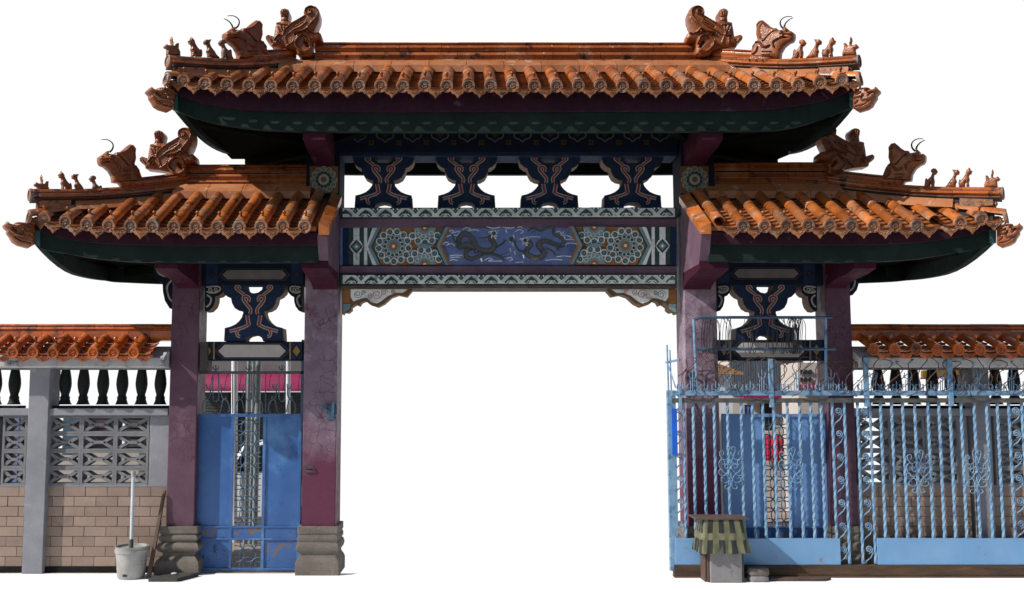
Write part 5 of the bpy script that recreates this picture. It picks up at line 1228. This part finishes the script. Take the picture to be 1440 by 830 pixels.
# parked white car behind the lattice
Cr = thing('parked_car', 'white car parked behind the lattice of the left door', 'car', (P(348,700,2.6).x, 2.9, 0))
cx = P(352,650,2.6).x
sec = [(-.55,.35),(-.55,.85),(-.42,1.15),(-.1,1.62),(.35,1.68),(.52,1.6),(.55,.9),(.55,.35)]
b = MB(); b.prism([(cx+x, 2.6, z) for x, z in sec], [(cx+x, 3.6, z) for x, z in sec]); b.build('car_body', M['whitep'], Cr, bevel=.06)
b = MB(); b.prism([(cx+x, 2.585, z) for x, z in [(-.34,1.15),(-.07,1.55),(.3,1.6),(.44,1.15)]], [(cx+x, 2.6, z) for x, z in [(-.34,1.15),(-.07,1.55),(.3,1.6),(.44,1.15)]]); b.build('windscreen', M['glass'], Cr)
for s_ in (-.48, .44): b = MB(); b.box(cx+s_-.04, cx+s_+.08, 2.57, 2.6, .85, 1.05); b.build('tail_light', M['redp'], Cr, bevel=.01)
for s_ in (-.42, .42): b = MB(); b.tube([(cx+s_-.09, 2.85, .3), (cx+s_+.09, 2.85, .3)], .3, 18); b.build('wheel', M['rubber'], Cr)

# right bay background
Yk = 7.5
Bb = thing('clad_building', 'blue grey clad building seen above the blue door in the right bay', 'building', (P(1075,700,Yk).x, Yk, 0))
b = MB(); b.box(P(1025,520,Yk).x, P(1130,520,Yk).x, Yk, Yk+1, 0, P(1070,490,Yk).z); b.build('wall', M['beige'], Bb)
n = 22
for k in range(n):
    x0 = P(1025,520,Yk).x; x1 = P(1098,520,Yk).x; b = MB(); a = x0+(x1-x0)*k/n; b.box(a+.006, a+(x1-x0)/n-.006, Yk-.05, Yk-.001, P(1070,553,Yk).z, P(1070,491,Yk).z); b.build('cladding_strip', M['bluegrey'], Bb, fix=False)
b = MB(); b.box(P(1099,520,Yk).x, P(1110,520,Yk).x, Yk-.06, Yk-.001, P(1070,553,Yk).z, P(1070,491,Yk).z); b.build('brown_pier', M['wood'], Bb)
b = MB(); b.box(P(1111,520,Yk).x, P(1122,520,Yk).x, Yk-.06, Yk-.001, P(1070,553,Yk).z, P(1070,491,Yk).z); b.build('clad_pier', M['bluegrey'], Bb)
b = MB(); b.box(P(1040,555,Yk).x, P(1128,555,Yk).x, Yk-.3, Yk-.062, P(1070,560,Yk).z, P(1070,553,Yk).z); b.build('pink_canopy', M['magenta'], Bb)
b = MB(); b.box(P(1070,600,Yk).x, P(1085,600,Yk).x, Yk-.04, Yk-.001, .9, P(1070,568,Yk).z); b.build('doorway', M['black'], Bb)
Hs = thing('low_house', 'small house with tan sheet roof seen beside the right centre column', 'house', (P(1020,700,3.5).x, 3.5, 0))
b = MB(); b.box(P(1004,560,3.5).x, P(1030,560,3.5).x, 3.5, 4.3, 0, P(1020,523,3.5).z); b.build('wall', M['whitep'], Hs)
b = MB(); b.pxprism([(1000,508),(1012,512),(1046,524),(1046,527),(1000,526)], 3.3, 4.3); b.build('roof', M['rooftan'], Hs)
Wb = thing('white_building', 'white building with small windows seen between clad building and outer right column', 'building', (P(1135,700,5.5).x, 5.5, 0))
b = MB(); b.box(P(1122,520,5.5).x, P(1152,520,5.5).x, 5.5, 6.5, 0, P(1135,510,5.5).z); b.build('wall', M['beige'], Wb)
for r_ in range(3):
    for k in range(3): b = MB(); b.pxbox(1126+k*6, 1129.5+k*6, 520+r_*11, 526+r_*11, 5.46, 5.499); b.build('window', M['glass'], Wb)
b = MB(); b.pxbox(1122,1150,541,546,5.40,5.495); b.build('red_band', M['redp'], Wb)
Sg = thing('arrow_sign', 'small blue sign with a white upward arrow seen between gate bars', 'sign', (P(1052,700,1.6).x, 1.6, 0))
b = MB(); b.pxbox(1047.5,1056.5,569.5,583,1.58,1.6); b.build('sign_plate', M['signblue'], Sg)
b = MB(); b.pxprism([(1052,570.8),(1055.2,574.6),(1053.2,574.6),(1053.2,581.5),(1050.8,581.5),(1050.8,574.6),(1048.8,574.6)], 1.573, 1.579); b.build('arrow', M['whitep'], Sg)
b = MB(); a = P(1052,583,1.62); b.tube([(a.x,1.62,0),(a.x,1.62,a.z)], .02, 8); b.build('post', M['galv'], Sg)
Bw = thing('beige_wall', 'beige wall seen through the lattice of the right door', 'wall', (P(1092,700,7.2).x, 7.2, 0))
b = MB(); b.box(P(1040,700,7.2).x, P(1130,700,7.2).x, 7.2, 7.3, 0, P(1090,606,7.2).z); b.build('wall_body', M['beige'], Bw, bevel=.01)
b = MB(); vs = []; q0 = P(1076,648,7.1); q1 = P(1102,612,7.1); n = 14
for j in range(2):
    for i in range(n+1):
        x = q0.x+(q1.x-q0.x)*i/n; vs.append((x, 7.1+.03*math.sin(i*1.9), q0.z if j == 0 else q1.z))
vs += [(x, y+.015, z) for x, y, z in vs]; m_ = 2*(n+1)
b.add(vs, [(i, i+1, n+2+i, n+1+i) for i in range(n)]+[(m_+n+1+i, m_+n+2+i, m_+i+1, m_+i) for i in range(n)]+[(n+1+i, n+2+i, m_+n+2+i, m_+n+1+i) for i in range(n)], 0, True)
tag(b.build('red_cloth', M['redp']), 'red cloth hung on the beige wall behind the lattice of the right door', 'cloth')
# blue sheet behind the gate's left end, yellow and red sign board behind the right wall
b = MB(); a = P(945.5,640,-.45); c = P(951.5,575,-.45); b.box(a.x, c.x, -.47, -.44, a.z, c.z); 
tag(b.build('blue_plate', M['signblue'], sA), 'x', 'x'); del bpy.data.objects['blue_plate']['label']; del bpy.data.objects['blue_plate']['category']; del bpy.data.objects['blue_plate']['kind']
Yb_ = thing('shop_sign', 'yellow and red shop sign board seen between balusters of the right wall', 'sign', (P(1325,560,3).x, 3, 0))
b = MB(); b.pxprism([(1298,521),(1352,519),(1352,527),(1298,531)], 3, 3.08); b.build('yellow_board', M['signyel'], Yb_)
b = MB(); b.pxprism([(1298,531.2),(1352,527.2),(1352,529.2),(1298,533.4)], 2.98, 3.08); b.build('red_stripe', M['redp'], Yb_)
for u in (1304, 1346): b = MB(); a = P(u,533,3.12); b.tube([(a.x,3.12,0),(a.x,3.12,a.z+.15)], .03, 8); b.build('post', M['galv'], Yb_)

# ------------------------------------------------------------------ seen through the breeze blocks
def slab_thing(name, label, cat, u0, u1, v0, v1, Y, m, slats=0, d=.3, ms=None):
    T = thing(name, label, cat, (P((u0+u1)/2, 640, Y).x, Y, 0))
    a, c = P(u0, v1, Y), P(u1, v0, Y); b = MB(); b.box(a.x, c.x, Y, Y+d, max(0, a.z) if v1 < 700 else 0, c.z); b.build('panel', m, T)
    if slats:
        z0 = max(.05, a.z); n = slats
        for k in range(n):
            q = MB(); zz_ = z0+(c.z-z0)*k/n; q.box(a.x+.02, c.x-.02, Y-.03, Y-.001, zz_+.01, zz_+(c.z-z0)/n-.02); q.build('slat', ms or m, T)
    return T
slab_thing('blue_shutter', 'dark blue shutter seen through the left column of breeze blocks', 'shutter', 87, 113, 582, 640, 2.0, M['bluegrey'], 4, .1, M['darkblueiron'])
slab_thing('louvre_screen', 'dull violet louvred screen seen through the middle breeze blocks', 'screen', 124, 158, 582, 636, 2.2, M['greywall'], 8, .1, M['colout'])
slab_thing('slatted_grille', 'black slatted grille seen through the right column of breeze blocks', 'grille', 176, 212, 582, 636, 2.1, M['black'], 8, .1, M['shutter'])
slab_thing('low_wall', 'low beige wall seen through the lower breeze blocks of the left wall', 'wall', 72, 234, 636, 720, 2.6, M['beige'], 0, .1)
slab_thing('teal_shutter', 'pale slatted shutter seen through the breeze blocks at the far left', 'shutter', -20, 30, 584, 690, 2.4, M['galv'], 10, .1, M['panelblue'])
slab_thing('grey_shed', 'grey shed seen through the breeze blocks of the right wall', 'shed', 1243, 1362, 586, 690, 2.6, M['bluegrey'], 8, .1, M['greywall'])
slab_thing('grey_cabin', 'dark grey cabin seen through the breeze blocks at the far right', 'cabin', 1392, 1470, 586, 690, 2.6, M['greywall'], 8, .1, M['bluegrey'])
